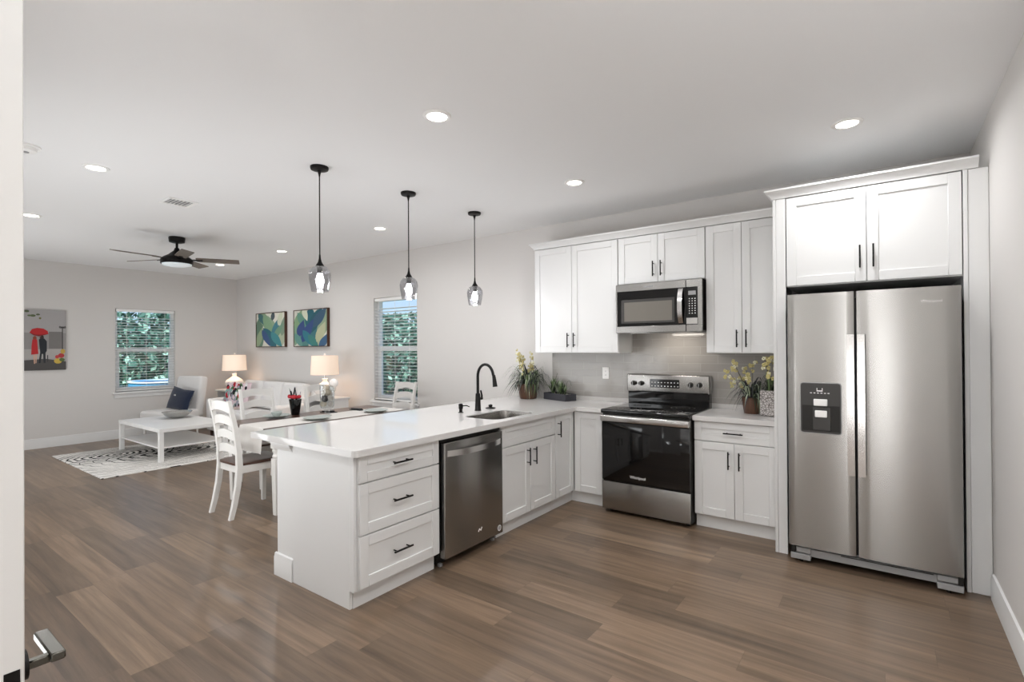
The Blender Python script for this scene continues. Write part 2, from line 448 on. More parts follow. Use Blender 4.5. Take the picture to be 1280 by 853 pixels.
b = MB(); b.box(XR, XR+T_, YE-T_, 0, 0, H, 'wall_paint'); struct('wall_right', b)
b = MB(); b.box(XL-T_, XE, YF-T_, YF, 0, H, 'wall_paint'); b.box(XE-T_, XE, YE-T_, YF-T_, 0, H, 'wall_paint')
b.box(XE-T_, XR+T_, YE-T_, YE, 0, H, 'wall_paint'); struct('wall_front', b)
def baseboard(name, p, axis, a0, a1, sgn):
    prof = [(0, 0), (.016, 0), (.016, .118), (.011, .136), (.011, .146), (0, .15)]
    b = MB()
    if axis == 'y': b.prism([(p+sgn*d, z) for d, z in prof], a0, a1, 'trim_white', 'y')
    else: b.prism([(p+sgn*d, z) for d, z in prof], a0, a1, 'trim_white', 'x')
    return struct(name, b)
baseboard('baseboard_left', XL, 'y', YF, -.016, 1)
baseboard('baseboard_right', XR, 'y', YE, -.82, -1)
baseboard('baseboard_back', 0, 'x', XL+.016, -3.24, -1)
baseboard('baseboard_front', YF, 'x', XL+.016, XE, 1)
# backsplash tiles
b = MB(); b.box(-2.985, -.645, -.009, 0, .955, 1.43, 'subway_tile'); b.box(-2.04, -1.24, -.009, 0, 1.43, 1.62, 'subway_tile'); struct('wall_backsplash', b)

def window(name, T, w_, h_, blind_label):
    """local frame: x along the width 0..w, y into the wall (room side y=0, outside +y), z 0..h"""
    root = bpy.data.objects.new(name, None); COL.objects.link(root); root.matrix_world = T; root['kind'] = 'structure'
    b = MB(); d0, d1 = .07, .13
    fw = .045
    b.box(0, fw, d0, d1, 0, h_, 'trim_white'); b.box(w_-fw, w_, d0, d1, 0, h_, 'trim_white')
    b.box(fw, w_-fw, d0, d1, 0, fw, 'trim_white'); b.box(fw, w_-fw, d0, d1, h_-fw, h_, 'trim_white')
    mid = h_*.50
    f = obj('window_frame', b, root)
    b = MB(); s_ = .03
    b.box(fw, w_-fw, d0+.005, d0+.04, mid-.03, mid+.03, 'trim_white')
    b.box(fw, fw+s_, d0+.005, d0+.04, fw, mid-.03, 'trim_white'); b.box(w_-fw-s_, w_-fw, d0+.005, d0+.04, fw, mid-.03, 'trim_white')
    b.box(fw+s_, w_-fw-s_, d0+.005, d0+.04, fw, fw+s_, 'trim_white'); obj('sash', b, root)
    b = MB(); b.box(fw, w_-fw, d0+.045, d0+.049, fw, h_-fw, 'window_glass'); obj('pane', b, root)
    b = MB(); b.box(-.045, w_+.045, -.05, d0, -.035, 0, 'trim_white', .005)
    b.box(-.02, w_+.02, -.017, -.001, -.10, -.035, 'trim_white', .003); obj('window_sill', b, root)
    # venetian blind hanging in the reveal
    bl = thing('window_blind', blind_label, 'blind'); bl.matrix_world = T
    b = MB(); b.box(.012, w_-.012, .006, .058, h_-.05, h_-.004, 'white_plastic', .004); obj('headrail', b, bl)
    b = MB(); k = int((h_-.13)/.046)
    for i in range(k):
        z = .05+i*.046
        b.box(.012, w_-.012, -.024, .024, -.0014, .0014, 'white_plastic', 0, Matrix.Translation((0, .032, z)) @ Matrix.Rotation(math.radians(-9), 4, 'X'))
    obj('slats', b, bl)
    b = MB(); b.box(.012, w_-.012, .010, .054, .012, .030, 'white_plastic', .003); obj('bottom_rail', b, bl)
    for x in (.16, w_/2, w_-.16):
        b = MB(); b.cyl((x, .006, .02), (x, .006, h_-.05), .0022, 'white_plastic', seg=6); obj('ladder_cord', b, bl)
window('window_1', Matrix.Translation((XL, W1[0], W1[2])) @ Matrix.Rotation(PI/2, 4, 'Z'), W1[1]-W1[0], W1[3]-W1[2],
       'white horizontal blind in the far window beside the armchair')
window('window_2', Matrix.Translation((W2[0], 0, W2[2])), W2[1]-W2[0], W2[3]-W2[2],
       'white horizontal blind in the window behind the dining table')

# open entry door at the left edge of the view: only its free edge and handle show
dr = bpy.data.objects.new('door_1', None); COL.objects.link(dr); dr['kind'] = 'structure'
dr.location = (-1.40, -4.589, 0); dr.rotation_euler = (0, 0, PI)
# local: x away from the camera, y to the left of that direction (-y is the room side seen in the photo)
b = MB(); b.box(0, .80, .001, .038, .012, 2.42, 'door_paint', .002)
for z0, z1 in ((.2, 1.0), (1.15, 2.25)): b.box(.12, .68, .0378, .043, z0, z1, 'door_paint', .004)
obj('door_panel', b, dr)
b = MB(); b.box(-.0015, .0005, .008, .032, .77, .842, 'black_metal'); b.box(-.008, 0, .013, .027, .79, .82, 'black_metal', .003); obj('latch_plate', b, dr)
hz = .824
b = MB(); b.cyl((.052, .001, hz), (.052, -.010, hz), .030, 'black_metal', seg=28)
b.box(.042, .060, -.048, -.008, hz-.012, hz+.006, 'satin_metal', .003)
b.box(.032, .178, -.070, -.044, hz-.010, hz+.009, 'satin_metal', .003)
obj('door_handle', b, dr)
b = MB(); b.box(.75, .812, .038, .049, .3, .4, 'black_metal'); b.box(.75, .812, .038, .049, 2.0, 2.1, 'black_metal'); obj('hinge', b, dr)
b = MB(); b.box(-2.298, -2.215, -4.618, -4.50, 0, 2.46, 'trim_white'); struct('trim_3', b)

# ---------------------------------------------------------------- ceiling fittings
def can(x, y, label, power=1.0):
    t = thing('recessed_light', label, 'ceiling light', (x, y, H), 0, 'recessed ceiling lights')
    b = MB(); b.lathe([(.058, -.001), (.060, -.008), (.075, -.009), (.083, -.004), (.084, 0)], 'white_plastic'); obj('trim_ring', b, t)
    b = MB(); b.lathe([(0, -.004), (.040, -.0045), (.059, -.002)], 'lens_glow'); obj('diffuser', b, t)
    l = area('recessed_lamp', (x, y, H-.014), (0, 0, -1), .11, .11, CAN_W*power, (.975, .985, 1), 'DISK', math.radians(165))
for x, y, s in (
    (-2.109, -2.691, 'round recessed ceiling light above the peninsula end, nearest to the camera'),
    (-.172, -1.10, 'round recessed ceiling light above the refrigerator and its cabinet'),
    (-2.058, -1.141, 'round recessed ceiling light just above the left upper cabinets'),
    (-4.735, -3.621, 'round recessed ceiling light between smoke detector and air vent'),
    (-6.914, -3.587, 'round recessed ceiling light left of the fan, close to the door edge'),
    (-4.613, -1.075, 'round recessed ceiling light between the first and second pendant cords'),
    (-6.767, -1.037, 'round recessed ceiling light left of the first pendant, above the paintings'),
    (-8.626, -1.034, 'small round recessed ceiling light showing beside the fan blade near the corner')):
    can(x, y, s)
for x, y, s in ((-.172, -2.691, 'added recessed ceiling light, unseen, in front of the refrigerator'),
                (-2.109, -4.25, 'added recessed ceiling light, unseen, near the open entry door'),
                (-.172, -4.25, 'added recessed ceiling light, unseen, over the camera by the right wall')):
    can(x, y, s, 1.3)  # extra lights outside the frame, added to brighten the kitchen
t = thing('air_vent', 'square white ceiling air vent with slanted slats above the fan', 'vent', (-5.25, -2.88, H))
b = MB(); q, g = .125, .095
for a0, a1, c0, c1 in ((-q, q, -q, -g), (-q, q, g, q), (-q, -g, -g, g), (g, q, -g, g)):
    b.box(a0, a1, c0, c1, -.010, 0, 'white_plastic', .002)
obj('vent_frame', b, t)
b = MB()
for i in range(6):
    y = -.075+i*.03
    b.box(-g, g, -.012, .012, -.001, .001, 'white_plastic', 0, Matrix.Translation((0, y, -.006)) @ Matrix.Rotation(math.radians(25), 4, 'X'))
b.box(-g, g, -g, g, -.0012, -.0004, 'plastic_grey'); obj('louvers', b, t)
t = thing('smoke_detector', 'round white smoke detector on the ceiling by the door edge', 'smoke detector', (-4.60, -4.03, H))
b = MB(); b.lathe([(.078, 0), (.078, -.012), (.06, -.014), (.056, -.034), (.045, -.040), (0, -.041)], 'white_plastic'); obj('housing', b, t)
b = MB(); b.lathe([(.018, -.0405), (.016, -.045), (0, -.046)], 'plastic_grey'); obj('test_button', b, t)

def pendant(x, y, label):
    t = thing('pendant_light', label, 'pendant light', (x, y, H), 0, 'pendant lights over the peninsula')
    b = MB(); b.lathe([(0, -.026), (.02, -.030), (.062, -.022), (.066, -.012), (.066, 0), (0, 0)], 'black_metal'); b.lathe([(.016, -.026), (.007, -.06), (.005, -.075), (0, -.075)], 'black_metal'); obj('canopy', b, t)
    b = MB(); b.cyl((0, 0, -.07), (0, 0, -.69), .0045, 'black_metal', seg=10); obj('cord', b, t)
    b = MB(); b.lathe([(.006, -.66), (.008, -.69), (.014, -.715), (.030, -.742), (.032, -.752), (.02, -.755), (.02, -.80), (0, -.80)], 'black_metal'); obj('socket_cap', b, t)
    b = MB(); z = -.745
    prof = [(.030, 0), (.055, -.012), (.074, -.038), (.080, -.068), (.076, -.11), (.068, -.155), (.062, -.192)]
    inner = [(r-.003, zz) for r, zz in prof[::-1]]
    b.lathe([(r, z+zz) for r, zz in prof+inner], 'smoke_glass', seg=36); obj('glass_shade', b, t)
    b = MB(); b.lathe([(.013, -.79), (.016, -.805), (.024, -.825), (.030, -.85), (.029, -.872), (.018, -.895), (0, -.90)], 'bulb_glow'); obj('bulb', b, t)
    l = bpy.data.lights.new('pendant_lamp', 'POINT'); l.energy = 10; l.color = (.98, .985, 1); l.shadow_soft_size = .03
    o = bpy.data.objects.new('pendant_lamp', l); COL.objects.link(o); o.location = (x, y, H-.93)
pendant(-3.41, -2.62, 'smoked glass pendant on a black cord, nearest to the camera and to the fan')
pendant(-3.36, -1.782, 'smoked glass pendant on a black cord, the middle of the row of three')
pendant(-3.33, -.926, 'smoked glass pendant on a black cord, closest to the white upper cabinets')

t = thing('ceiling_fan', 'black five-blade ceiling fan with a light, over the living area', 'ceiling fan', (-6.93, -2.277, H))
b = MB(); b.lathe([(0, 0), (.085, 0), (.088, -.012), (.082, -.06), (.05, -.07), (.02, -.072), (0, -.072)], 'black_metal'); obj('canopy', b, t)
b = MB(); b.cyl((0, 0, -.06), (0, 0, -.16), .014, 'black_metal'); obj('downrod', b, t)
b = MB(); b.lathe([(0, -.13), (.022, -.13), (.035, -.165), (.075, -.20), (.09, -.215), (.135, -.24), (.165, -.265), (.172, -.29), (.170, -.325), (0, -.326)], 'black_metal', seg=40); obj('motor_housing', b, t)
b = MB(); b.lathe([(.155, -.324), (.152, -.338), (.10, -.352), (0, -.356)], 'fan_glass', seg=40); obj('light_lens', b, t)
for k in range(5):
    a = math.radians(-11+72*k)
    R = Matrix.Rotation(a, 4, 'Z')
    b = MB(); P = Matrix.Translation((0, 0, -.262)) @ Matrix.Rotation(math.radians(-12), 4, 'X')
    b.prism([(.20, -.052), (.22, -.062), (.66, -.068), (.67, -.062), (.67, .056), (.66, .062), (.22, .060), (.20, .05)], -.004, .004, 'fan_wood', 'z', R @ P)
    bl = obj('blade', b, t)
    b = MB(); b.box(.13, .27, -.022, .022, -.010, -.004, 'black_metal', .002, R @ P); obj('blade_arm', b, bl)

# ---------------------------------------------------------------- kitchen
def handle(parent, p, length, vertical, n=(0, -1, 0)):
    """bar pull on a face that looks along -y; p = middle of the bar on the face"""
    b = MB(); x, y, z = p; h = length/2; off = .030
    if vertical:
        b.box(x-.005, x+.005, y-off-.010, y-off, z-h, z+h, 'black_metal', .002)
        for s in (-1, 1): b.cyl((x, y, z+s*h*.68), (x, y-off, z+s*h*.68), .0042, 'black_metal', seg=10)
    else:
        b.box(x-h, x+h, y-off-.010, y-off, z-.005, z+.005, 'black_metal', .002)
        for s in (-1, 1): b.cyl((x+s*h*.68, y, z), (x+s*h*.68, y-off, z), .0042, 'black_metal', seg=10)
    return obj('handle', b, parent)
def shaker(name, parent, x0, x1, z0, z1, y, rail=.062, th=.02, m='cabinet_white'):
    """shaker front: frame standing 8 mm proud of a flat panel; front face at y, body behind it"""
    b = MB()
    b.box(x0, x0+rail, y, y+th, z0, z1, m, .0018); b.box(x1-rail, x1, y, y+th, z0, z1, m, .0018)
    b.box(x0+rail, x1-rail, y, y+th, z1-rail, z1, m, .0018); b.box(x0+rail, x1-rail, y, y+th, z0, z0+rail, m, .0018)
    b.box(x0+rail-.004, x1-rail+.004, y+.009, y+th-.002, z0+rail-.004, z1-rail+.004, m)
    return obj(name, b, parent)

ZC = .914; ZK = .874     # counter top, cabinet top
UZ0, UZ1 = 1.416, 2.512
# upper cabinets: local frame = world axes, front looks along -y
def upper(label, x0, x1, z0, z1, depth, split, hz, hl=.145, yb=0.0, hx=.05):
    t = thing('upper_cabinet', label, 'upper cabinet', (x0, yb, z0), 0, 'white shaker upper cabinets')
    w_ = x1-x0; h_ = z1-z0
    b = MB(); b.box(.0005, w_-.0005, -(depth-.022), -.010, 0, h_, 'cabinet_white'); obj('body', b, t)
    s_ = split-x0
    d1 = shaker('door', t, .004, s_-.0018, .006, h_-.006, -depth); d2 = shaker('door', t, s_+.0018, w_-.004, .006, h_-.006, -depth)
    handle(d1, (s_-.036, -depth, hz-z0), hl, True); handle(d2, (s_+.036, -depth, hz-z0), hl, True)
    return t
upper('tall white two-door upper cabinet at the left end, beside the wall', -3.003, -2.046, UZ0, UZ1, .33, -2.553, 1.548)
upper('short white two-door upper cabinet directly above the microwave', -2.044, -1.236, 2.062, UZ1, .33, -1.655, 2.188, .14)
upper('tall white two-door upper cabinet between microwave and refrigerator panel', -1.234, -.641, UZ0, UZ1, .33, -.945, 1.54)
upper('deep white two-door cabinet above the refrigerator', -.556, .386, 1.893, 2.525, .785, -.087, 2.06, .15)
def crown(name, pts, depth_prof, z):
    """moulding swept along a plan polyline (pts), growing outwards to the right-hand side of travel"""
    b = MB(); prof = depth_prof; b2 = bmesh.new(); rings = []
    n_ = len(pts)
    for i, p in enumerate(pts):
        p = Vector((*p, 0)); d0 = (p-Vector((*pts[i-1], 0))).normalized() if i else None
        d1 = (Vector((*pts[i+1], 0))-p).normalized() if i < n_-1 else None
        nn = [Vector((d.y, -d.x, 0)) for d in (d0, d1) if d is not None]
        nv = nn[0] if len(nn) == 1 else (nn[0]+nn[1])/(1+nn[0].dot(nn[1]))
        rings.append([b2.verts.new(p+nv*o_+Vector((0, 0, z+h_))) for o_, h_ in prof])
    k = len(prof)
    for a, c in zip(rings, rings[1:]):
        for j in range(k): b2.faces.new((a[j], a[(j+1) % k], c[(j+1) % k], c[j]))
    b2.faces.new(rings[0]); b2.faces.new(rings[-1][::-1])
    bmesh.ops.recalc_face_normals(b2, faces=b2.faces)
    b.merge(b2, 'cabinet_white'); return struct(name, b)
CP = [(-.03, 0), (.004, 0), (.008, .012), (.022, .028), (.036, .044), (.044, .050), (.044, .062), (-.03, .062)]
crown('trim_1', [(-3.003, -.012), (-3.003, -.33), (-.645, -.33)], CP, UZ1+.001)
crown('trim_2', [(-.641, -.375), (-.641, -.787), (XR-.046, -.787)], CP, 2.5265)
# tall panels around the refrigerator
t = thing('tall_end_panel', 'tall white end panel standing left of the refrigerator', 'end panel', (-.639, 0, 0))
b = MB(); b.box(0, .020, -.785, -.012, .0, 2.525, 'cabinet_white', .001); obj('side_panel', b, t)
b = MB(); b.box(.021, .080, -.786, -.766, .0, 2.525, 'cabinet_white', .002); obj('filler_strip', b, t)
t = thing('tall_end_panel', 'tall white filler panel between the refrigerator and the right wall', 'end panel', (.388, 0, 0))
b = MB(); b.box(0, .020, -.787, -.012, 0, 2.525, 'cabinet_white', .001); obj('side_panel', b, t)
b = MB(); b.box(.021, XR-.388-.001, -.782, -.762, 0, 2.525, 'cabinet_white', .003); obj('filler_strip', b, t)

# --- base cabinets (local: x along the front, front looks along -y, origin at the left front foot of the box)
def base_cab(label, loc, rz, w_, depth, fronts, toe=.058, toe_x=.0008, z_top=ZK-.002, hollow=False):
    t = thing('base_cabinet', label, 'base cabinet', loc, rz, 'white shaker base cabinets')
    b = MB()
    if hollow:
        b.box(.0008, .018, .022, depth, .105, z_top, 'cabinet_white'); b.box(w_-.018, w_-.0008, .022, depth, .105, z_top, 'cabinet_white')
        b.box(.018, w_-.018, .022, depth, .105, .122, 'cabinet_white'); b.box(.018, w_-.018, depth-.012, depth, .122, z_top, 'cabinet_white'); b.box(.018, w_-.018, .022, .04, .69, z_top, 'cabinet_white')
    else: b.box(.0008, w_-.0008, .022, depth, .105, z_top, 'cabinet_white')
    obj('body', b, t)
    b = MB(); b.box(toe_x, w_-.0008, toe, toe+.016, 0, .105, 'cabinet_white'); obj('toe_kick', b, t)
    for f in fronts:
        kind, x0, x1, z0, z1 = f[:5]
        d = shaker(kind, t, x0, x1, z0, z1, 0, rail=.055 if kind == 'drawer' and z1-z0 < .2 else .062)
        for hnd in f[5:]: handle(d, (hnd[0], 0, hnd[1]), hnd[2], hnd[3])
    return t
# right base cabinet
base_cab('white base cabinet with one drawer and two doors, between range and refrigerator', (-1.262, -.607, 0), 0, .620, .59,
         [('drawer', .004, .616, .716, .868, (.307, .790, .145, False)),
          ('door', .004, .3085, .116, .708, (.271, .578, .14, True)), ('door', .3115, .616, .116, .708, (.350, .578, .14, True))])
# corner cabinet on the range side
base_cab('narrow white corner cabinet door just left of the range', (-2.381, -.607, 0), 0, .308, .59,
         [('door', .006, .292, .116, .868)], toe_x=-.058)
# peninsula: fronts look along +x
RZ = PI/2; XD = -2.382
def pen(label, y0, y1, fronts, hollow=False): return base_cab(label, (XD, y0, 0), RZ, y1-y0, .61, fronts, hollow=hollow)
w_ = .641
pen('white three-drawer base cabinet at the free end of the peninsula', -3.05, -2.409,
    [('drawer', .005, w_-.005, .716, .868, (w_/2-.02, .795, .148, False)), ('drawer', .005, w_-.005, .420, .708, (w_/2-.02, .572, .148, False)),
     ('drawer', .005, w_-.005, .118, .412, (w_/2-.02, .266, .148, False))])
w_ = .80
pen('white sink base cabinet with two doors, right of the dishwasher', -1.740, -.940,
    [('drawer', .004, w_-.004, .700, .868), ('door', .004, w_/2-.0015, .116, .692, (w_/2-.05, .580, .145, True)), ('door', w_/2+.0015, w_-.004, .116, .692, (w_/2+.045, .575, .145, True))], True)
pen('slim white pull-out cabinet in the inside corner of the counter', -.938, -.545,
    [('door', .003, .326, .116, .868, (.04, .738, .145, True))])
# peninsula end, pony wall and filler over the dishwasher
t = thing('peninsula_panel', 'flat white end and back panel of the peninsula with a short baseboard', 'panel', (0, 0, 0))
b = MB(); b.box(-3.026, -2.444, -3.070, -3.0515, 0, ZK-.002, 'cabinet_white', .001); b.box(-2.444, -2.403, -3.070, -3.0515, .105, ZK-.002, 'cabinet_white', .001)
obj('end_panel', b, t)
b = MB(); b.box(-3.222, -3.027, -3.062, -.02, 0, ZK-.002, 'cabinet_white', .002); obj('pony_wall', b, t)
b = MB()
prof = [(0, 0), (.016, 0), (.016, .118), (.011, .132), (.011, .14), (0, .146)]
b.prism([(-3.062-d, z) for d, z in prof], -3.238, -3.028, 'trim_white', 'x')
b.prism([(-3.222-d, z) for d, z in prof], -3.062, -.02, 'trim_white', 'y'); obj('base_moulding', b, t)
b = MB()
cp = [(0, 0), (.010, .004), (.014, .016), (.026, .030), (.030, .042), (.030, .05), (0, .05)]
b.prism([(-3.062-d, ZK-.054+z) for d, z in cp], -3.25, -3.028, 'trim_white', 'x')
b.prism([(-3.222-d, ZK-.054+z) for d, z in cp], -3.062, -.02, 'trim_white', 'y'); obj('cap_moulding', b, t)

# --- countertops
def rounded(x0, x1, y0, y1, r, seg=6, corners=(1, 1, 1, 1)):
    pts = []
    for k, (cx, cy, a0) in enumerate(((x1-r, y1-r, 0), (x0+r, y1-r, 90), (x0+r, y0+r, 180), (x1-r, y0+r, 270))):
        if corners[k]:
            for i in range(seg+1):
                a = math.radians(a0+90*i/seg); pts.append((cx+r*math.cos(a), cy+r*math.sin(a)))
        else:
            pts.append(((x1, y1), (x0, y1), (x0, y0), (x1, y0))[k])
    return pts
SK = (-2.79, -2.435, -1.735, -1.165)      # sink opening
def arc(cx, cy, r, a0, a1, n_=6): return [(cx+r*math.cos(math.radians(a0+(a1-a0)*i/n_)), cy+r*math.sin(math.radians(a0+(a1-a0)*i/n_))) for i in range(n_+1)]
outer = [(-2.058, -.0105), (-3.492, -.0105)] + arc(-3.492+.012, -3.106+.012, .012, 180, 270, 3) + arc(-2.343-.035, -3.106+.035, .035, 270, 360) + [(-2.343, -.637), (-2.058, -.637)]
hole = rounded(*SK[:2], SK[2], SK[3], .085, 8)
def slab(outer, holes, z0, z1, m, bev=.003):
    b2 = bmesh.new(); edges = []
    for lp in [outer]+holes:
        vs_ = [b2.verts.new((x, y, z1)) for x, y in lp]
        edges += [b2.edges.new((vs_[i], vs_[(i+1) % len(vs_)])) for i in range(len(vs_))]
    bmesh.ops.triangle_fill(b2, use_beauty=True, edges=edges)
    ret = bmesh.ops.extrude_face_region(b2, geom=b2.faces[:])
    for g in ret['geom']:
        if isinstance(g, bmesh.types.BMVert): g.co.z = z0
    bmesh.ops.recalc_face_normals(b2, faces=b2.faces)
    es = [e for e in b2.edges if len(e.link_faces) == 2 and e.calc_face_angle() > .9 and abs(e.verts[0].co.z-e.verts[1].co.z) < 1e-6]
    bmesh.ops.bevel(b2, geom=es, offset=bev, segments=2, affect='EDGES')
    mb = MB(); mb.merge(b2, m); return mb
o = obj('countertop', slab(outer, [hole], ZK, ZC, 'quartz')); tag(o, 'long white quartz countertop covering the peninsula and the corner left of the range', 'countertop')
o = obj('countertop', slab([(-.642, -.0105), (-1.264, -.0105), (-1.264, -.637), (-.642, -.637)], [], ZK, ZC, 'quartz'))
tag(o, 'short white quartz countertop between the range and the refrigerator', 'countertop')
# sink
t = thing('kitchen_sink', 'undermount stainless steel sink set into the peninsula counter', 'sink', ((SK[0]+SK[1])/2, (SK[2]+SK[3])/2, .70))
b = MB(); b2 = bmesh.new(); rings = []
hx, hy = (SK[1]-SK[0])/2+.004, (SK[3]-SK[2])/2+.004
for (ins, z, r) in ((.0055, .206, .083), (.0065, .203, .082), (.008, .10, .08), (.012, .03, .08), (.03, .008, .07), (.07, 0, .05)):
    rings.append([b2.verts.new((x, y, z)) for x, y in rounded(-hx+ins, hx-ins, -hy+ins, hy-ins, r, 8)])
for a, c in zip(rings, rings[1:]):
    for k in range(len(a)): b2.faces.new((a[k], a[(k+1) % len(a)], c[(k+1) % len(a)], c[k]))
b2.faces.new(rings[-1]); b.merge(b2, 'sink_steel', None, True); obj('basin', b, t)
b = MB(); b.lathe([(0, .004), (.02, .003), (.043, .004), (.045, .001), (.045, .0002)], 'chrome'); obj('drain', b, t)
# faucet
t = thing('kitchen_faucet', 'tall black gooseneck faucet behind the sink', 'faucet', (-2.937, -1.355, ZC))
b = MB(); b.lathe([(0, 0), (.030, 0), (.030, .006), (.027, .010), (.0205, .15), (.018, .155), (0, .155)], 'black_metal'); obj('base', b, t)
b = MB(); pts = [(0, 0, .14), (0, 0, .30)]
cx, r_ = .105, .105
dv = Vector((.985, -.17, 0)).normalized()
for i in range(1, 15):
    a = PI-PI*i/15; p = dv*(cx+r_*math.cos(a)); pts.append((p.x, p.y, .305+r_*math.sin(a)*1.05))
e1 = dv*(2*cx+.004); pts.append((e1.x, e1.y, .315))
b.tube(pts, .0125, 'black_metal', 14); obj('spout', b, t)
e2 = dv*(2*cx+.022)
b = MB(); b.tube([(e1.x, e1.y, .325), ((e1.x*2+e2.x)/3, (e1.y*2+e2.y)/3, .30), (e2.x, e2.y, .225)], [.0135, .016, .0215], 'black_metal', 18); obj('spray_head', b, t)
b = MB(); b.cyl((0, .015, .105), (0, .060, .105), .012, 'black_metal'); b.tube([(0, .052, .10), (0, .056, .13), (0, .040, .178)], [.011, .009, .0075], 'black_metal', 12); obj('lever', b, t)
t = thing('soap_dispenser', 'small black soap dispenser pump left of the faucet', 'soap dispenser', (-2.972, -1.544, ZC))
b = MB(); b.lathe([(0, 0), (.024, 0), (.024, .004), (.014, .008), (.014, .03), (.019, .034), (.019, .072), (.012, .078), (0, .078)], 'black_metal'); obj('pump_body', b, t)
b = MB(); b.tube([(0, 0, .058), (.05, .02, .062), (.075, .03, .052)], [.005, .005, .004], 'black_metal', 10); obj('nozzle', b, t)
t = thing('sink_stopper', 'small black domed drain stopper lying on the counter beside the faucet', 'drain stopper', (-2.945, -1.165, ZC))
b = MB(); b.lathe([(0, 0), (.046, 0), (.048, .005), (.040, .010), (.02, .013), (0, .014)], 'black_metal'); obj('flange', b, t)
b = MB(); b.lathe([(.012, .012), (.019, .022), (.018, .032), (.008, .038), (0, .039)], 'black_metal'); obj('knob', b, t)

# --- dishwasher (local x along +y of the world, front looks along +x)
t = thing('dishwasher', 'stainless steel dishwasher built into the peninsula between drawers and sink cabinet', 'dishwasher', (XD, -2.400, 0), RZ)
wd = .652
b = MB(); b.box(.006, wd-.006, .03, .58, .07, .845, 'dark_gap'); b.box(.002, wd-.002, .004, .03, .846, .871, 'black_matte'); b.box(.02, wd-.02, .07, .10, .012, .07, 'black_matte')
b.box(.03, .055, .04, .065, 0, .02, 'plastic_grey'); b.box(wd-.055, wd-.03, .04, .065, 0, .02, 'plastic_grey'); obj('tub', b, t)
b = MB(); b.box(.012, wd-.010, -.028, .024, .070, .843, 'steel', .006, seg=3); d = obj('door', b, t)
b = MB(); n_ = 15; pts = []
for i in range(n_+1):
    u = i/n_*2-1; pts.append((wd/2+u*.288, -.030-.046*(1-abs(u)**2.6), .0))
poly = [(p[0], p[1]) for p in pts]+[(p[0], p[1]+.014) for p in pts[::-1]]
b.prism(poly, .750, .790, 'bright_steel', 'z', None, True); obj('handle', b, d)
b = MB(); b.cyl((wd-.055, -.0285, .115), (wd-.055, -.0292, .115), .022, 'white_plastic', seg=24); b.cyl((wd-.055, -.0290, .115), (wd-.055, -.0296, .115), .017, 'plastic_grey', seg=24); obj('sticker', b, d)
b = MB(); b.tube([(wd*.54, -.0285, .158), (wd*.56, -.0285, .176), (wd*.58, -.0285, .160), (wd*.60, -.0285, .182)], .003, 'white_plastic', 6); obj('logo', b, d)

# --- range
t = thing('kitchen_range', 'stainless steel electric range with a black glass oven door and cooktop', 'range', (-2.055, 0, 0))
wr = .788; yf = -.690
b = MB(); b.box(.004, wr-.004, -.66, -.03, .03, .890, 'black_matte')
for x in (.05, wr-.05):
    for y in (-.6, -.1): b.cyl((x, y, 0), (x, y, .035), .018, 'black_matte', seg=12)
obj('body', b, t)
b = MB(); b.box(.004, wr-.004, yf+.006, -.662, .035, .282, 'steel', .005, seg=2); obj('storage_drawer', b, t)
b = MB(); b.box(.004, wr-.004, yf+.008, -.662, .290, .812, 'black_gloss', .006, seg=2)
d = obj('oven_door', b, t)
b = MB(); b.box(.004, wr-.004, yf-.030, yf+.004, .818, .872, 'bright_steel', .008, seg=3)
b.box(.004, wr-.004, yf+.004, -.664, .814, .873, 'steel'); obj('handle', b, d)
text('logo', 'Whirlpool', .034, 'white_plastic', d, (wr*.43, yf+.0072, .345), FRONT)
b = MB(); b.box(0, wr, yf-.012, -.10, .886, .922, 'black_gloss', .010, seg=3); ck = obj('cooktop', b, t)
for x, y, r in ((.2, -.52, .105), (.59, -.52, .085), (.2, -.24, .085), (.59, -.24, .105)):
    b = MB(); b.lathe([(r-.003, .9222), (r-.003, .9226), (r, .9226), (r, .9222)], 'plastic_dark', (x, y, 0), 40); b.lathe([(r*.6-.002, .9222), (r*.6-.002, .9226), (r*.6, .9226), (r*.6, .9222)], 'plastic_dark', (x, y, 0), 40); obj('burner_ring', b, ck)
bgy = -.10
b = MB(); b.box(.006, wr-.006, -.098, -.014, .90, 1.045, 'black_gloss', .004)
b.box(.0, wr, -.118, -.014, 1.040, 1.208, 'steel', .012, seg=3); bg_ = obj('backguard', b, t)
b = MB(); b.box(wr*.30, wr*.66, -.1205, -.117, 1.085, 1.165, 'black_gloss', .002); dp = obj('display_panel', b, bg_)
b = MB()
for i in range(9):
    for j in range(2): b.box(wr*.32+i*.031, wr*.32+i*.031+.011, -.1212, -.1204, 1.098+j*.034, 1.104+j*.034, 'white_plastic')
obj('button_marks', b, dp)
for x in (.073, .15, wr-.165, wr-.085):
    b = MB(); b.lathe([(0, .034), (.016, .034), (.019, .028), (.020, .004), (.024, .0), (0, 0)], 'black_matte', T=Matrix.Translation((x, -.1182, 1.122)) @ Matrix.Rotation(PI/2, 4, 'X'))
    b.box(x-.003, x+.003, -.157, -.150, 1.106, 1.138, 'plastic_grey'); obj('knob', b, bg_)

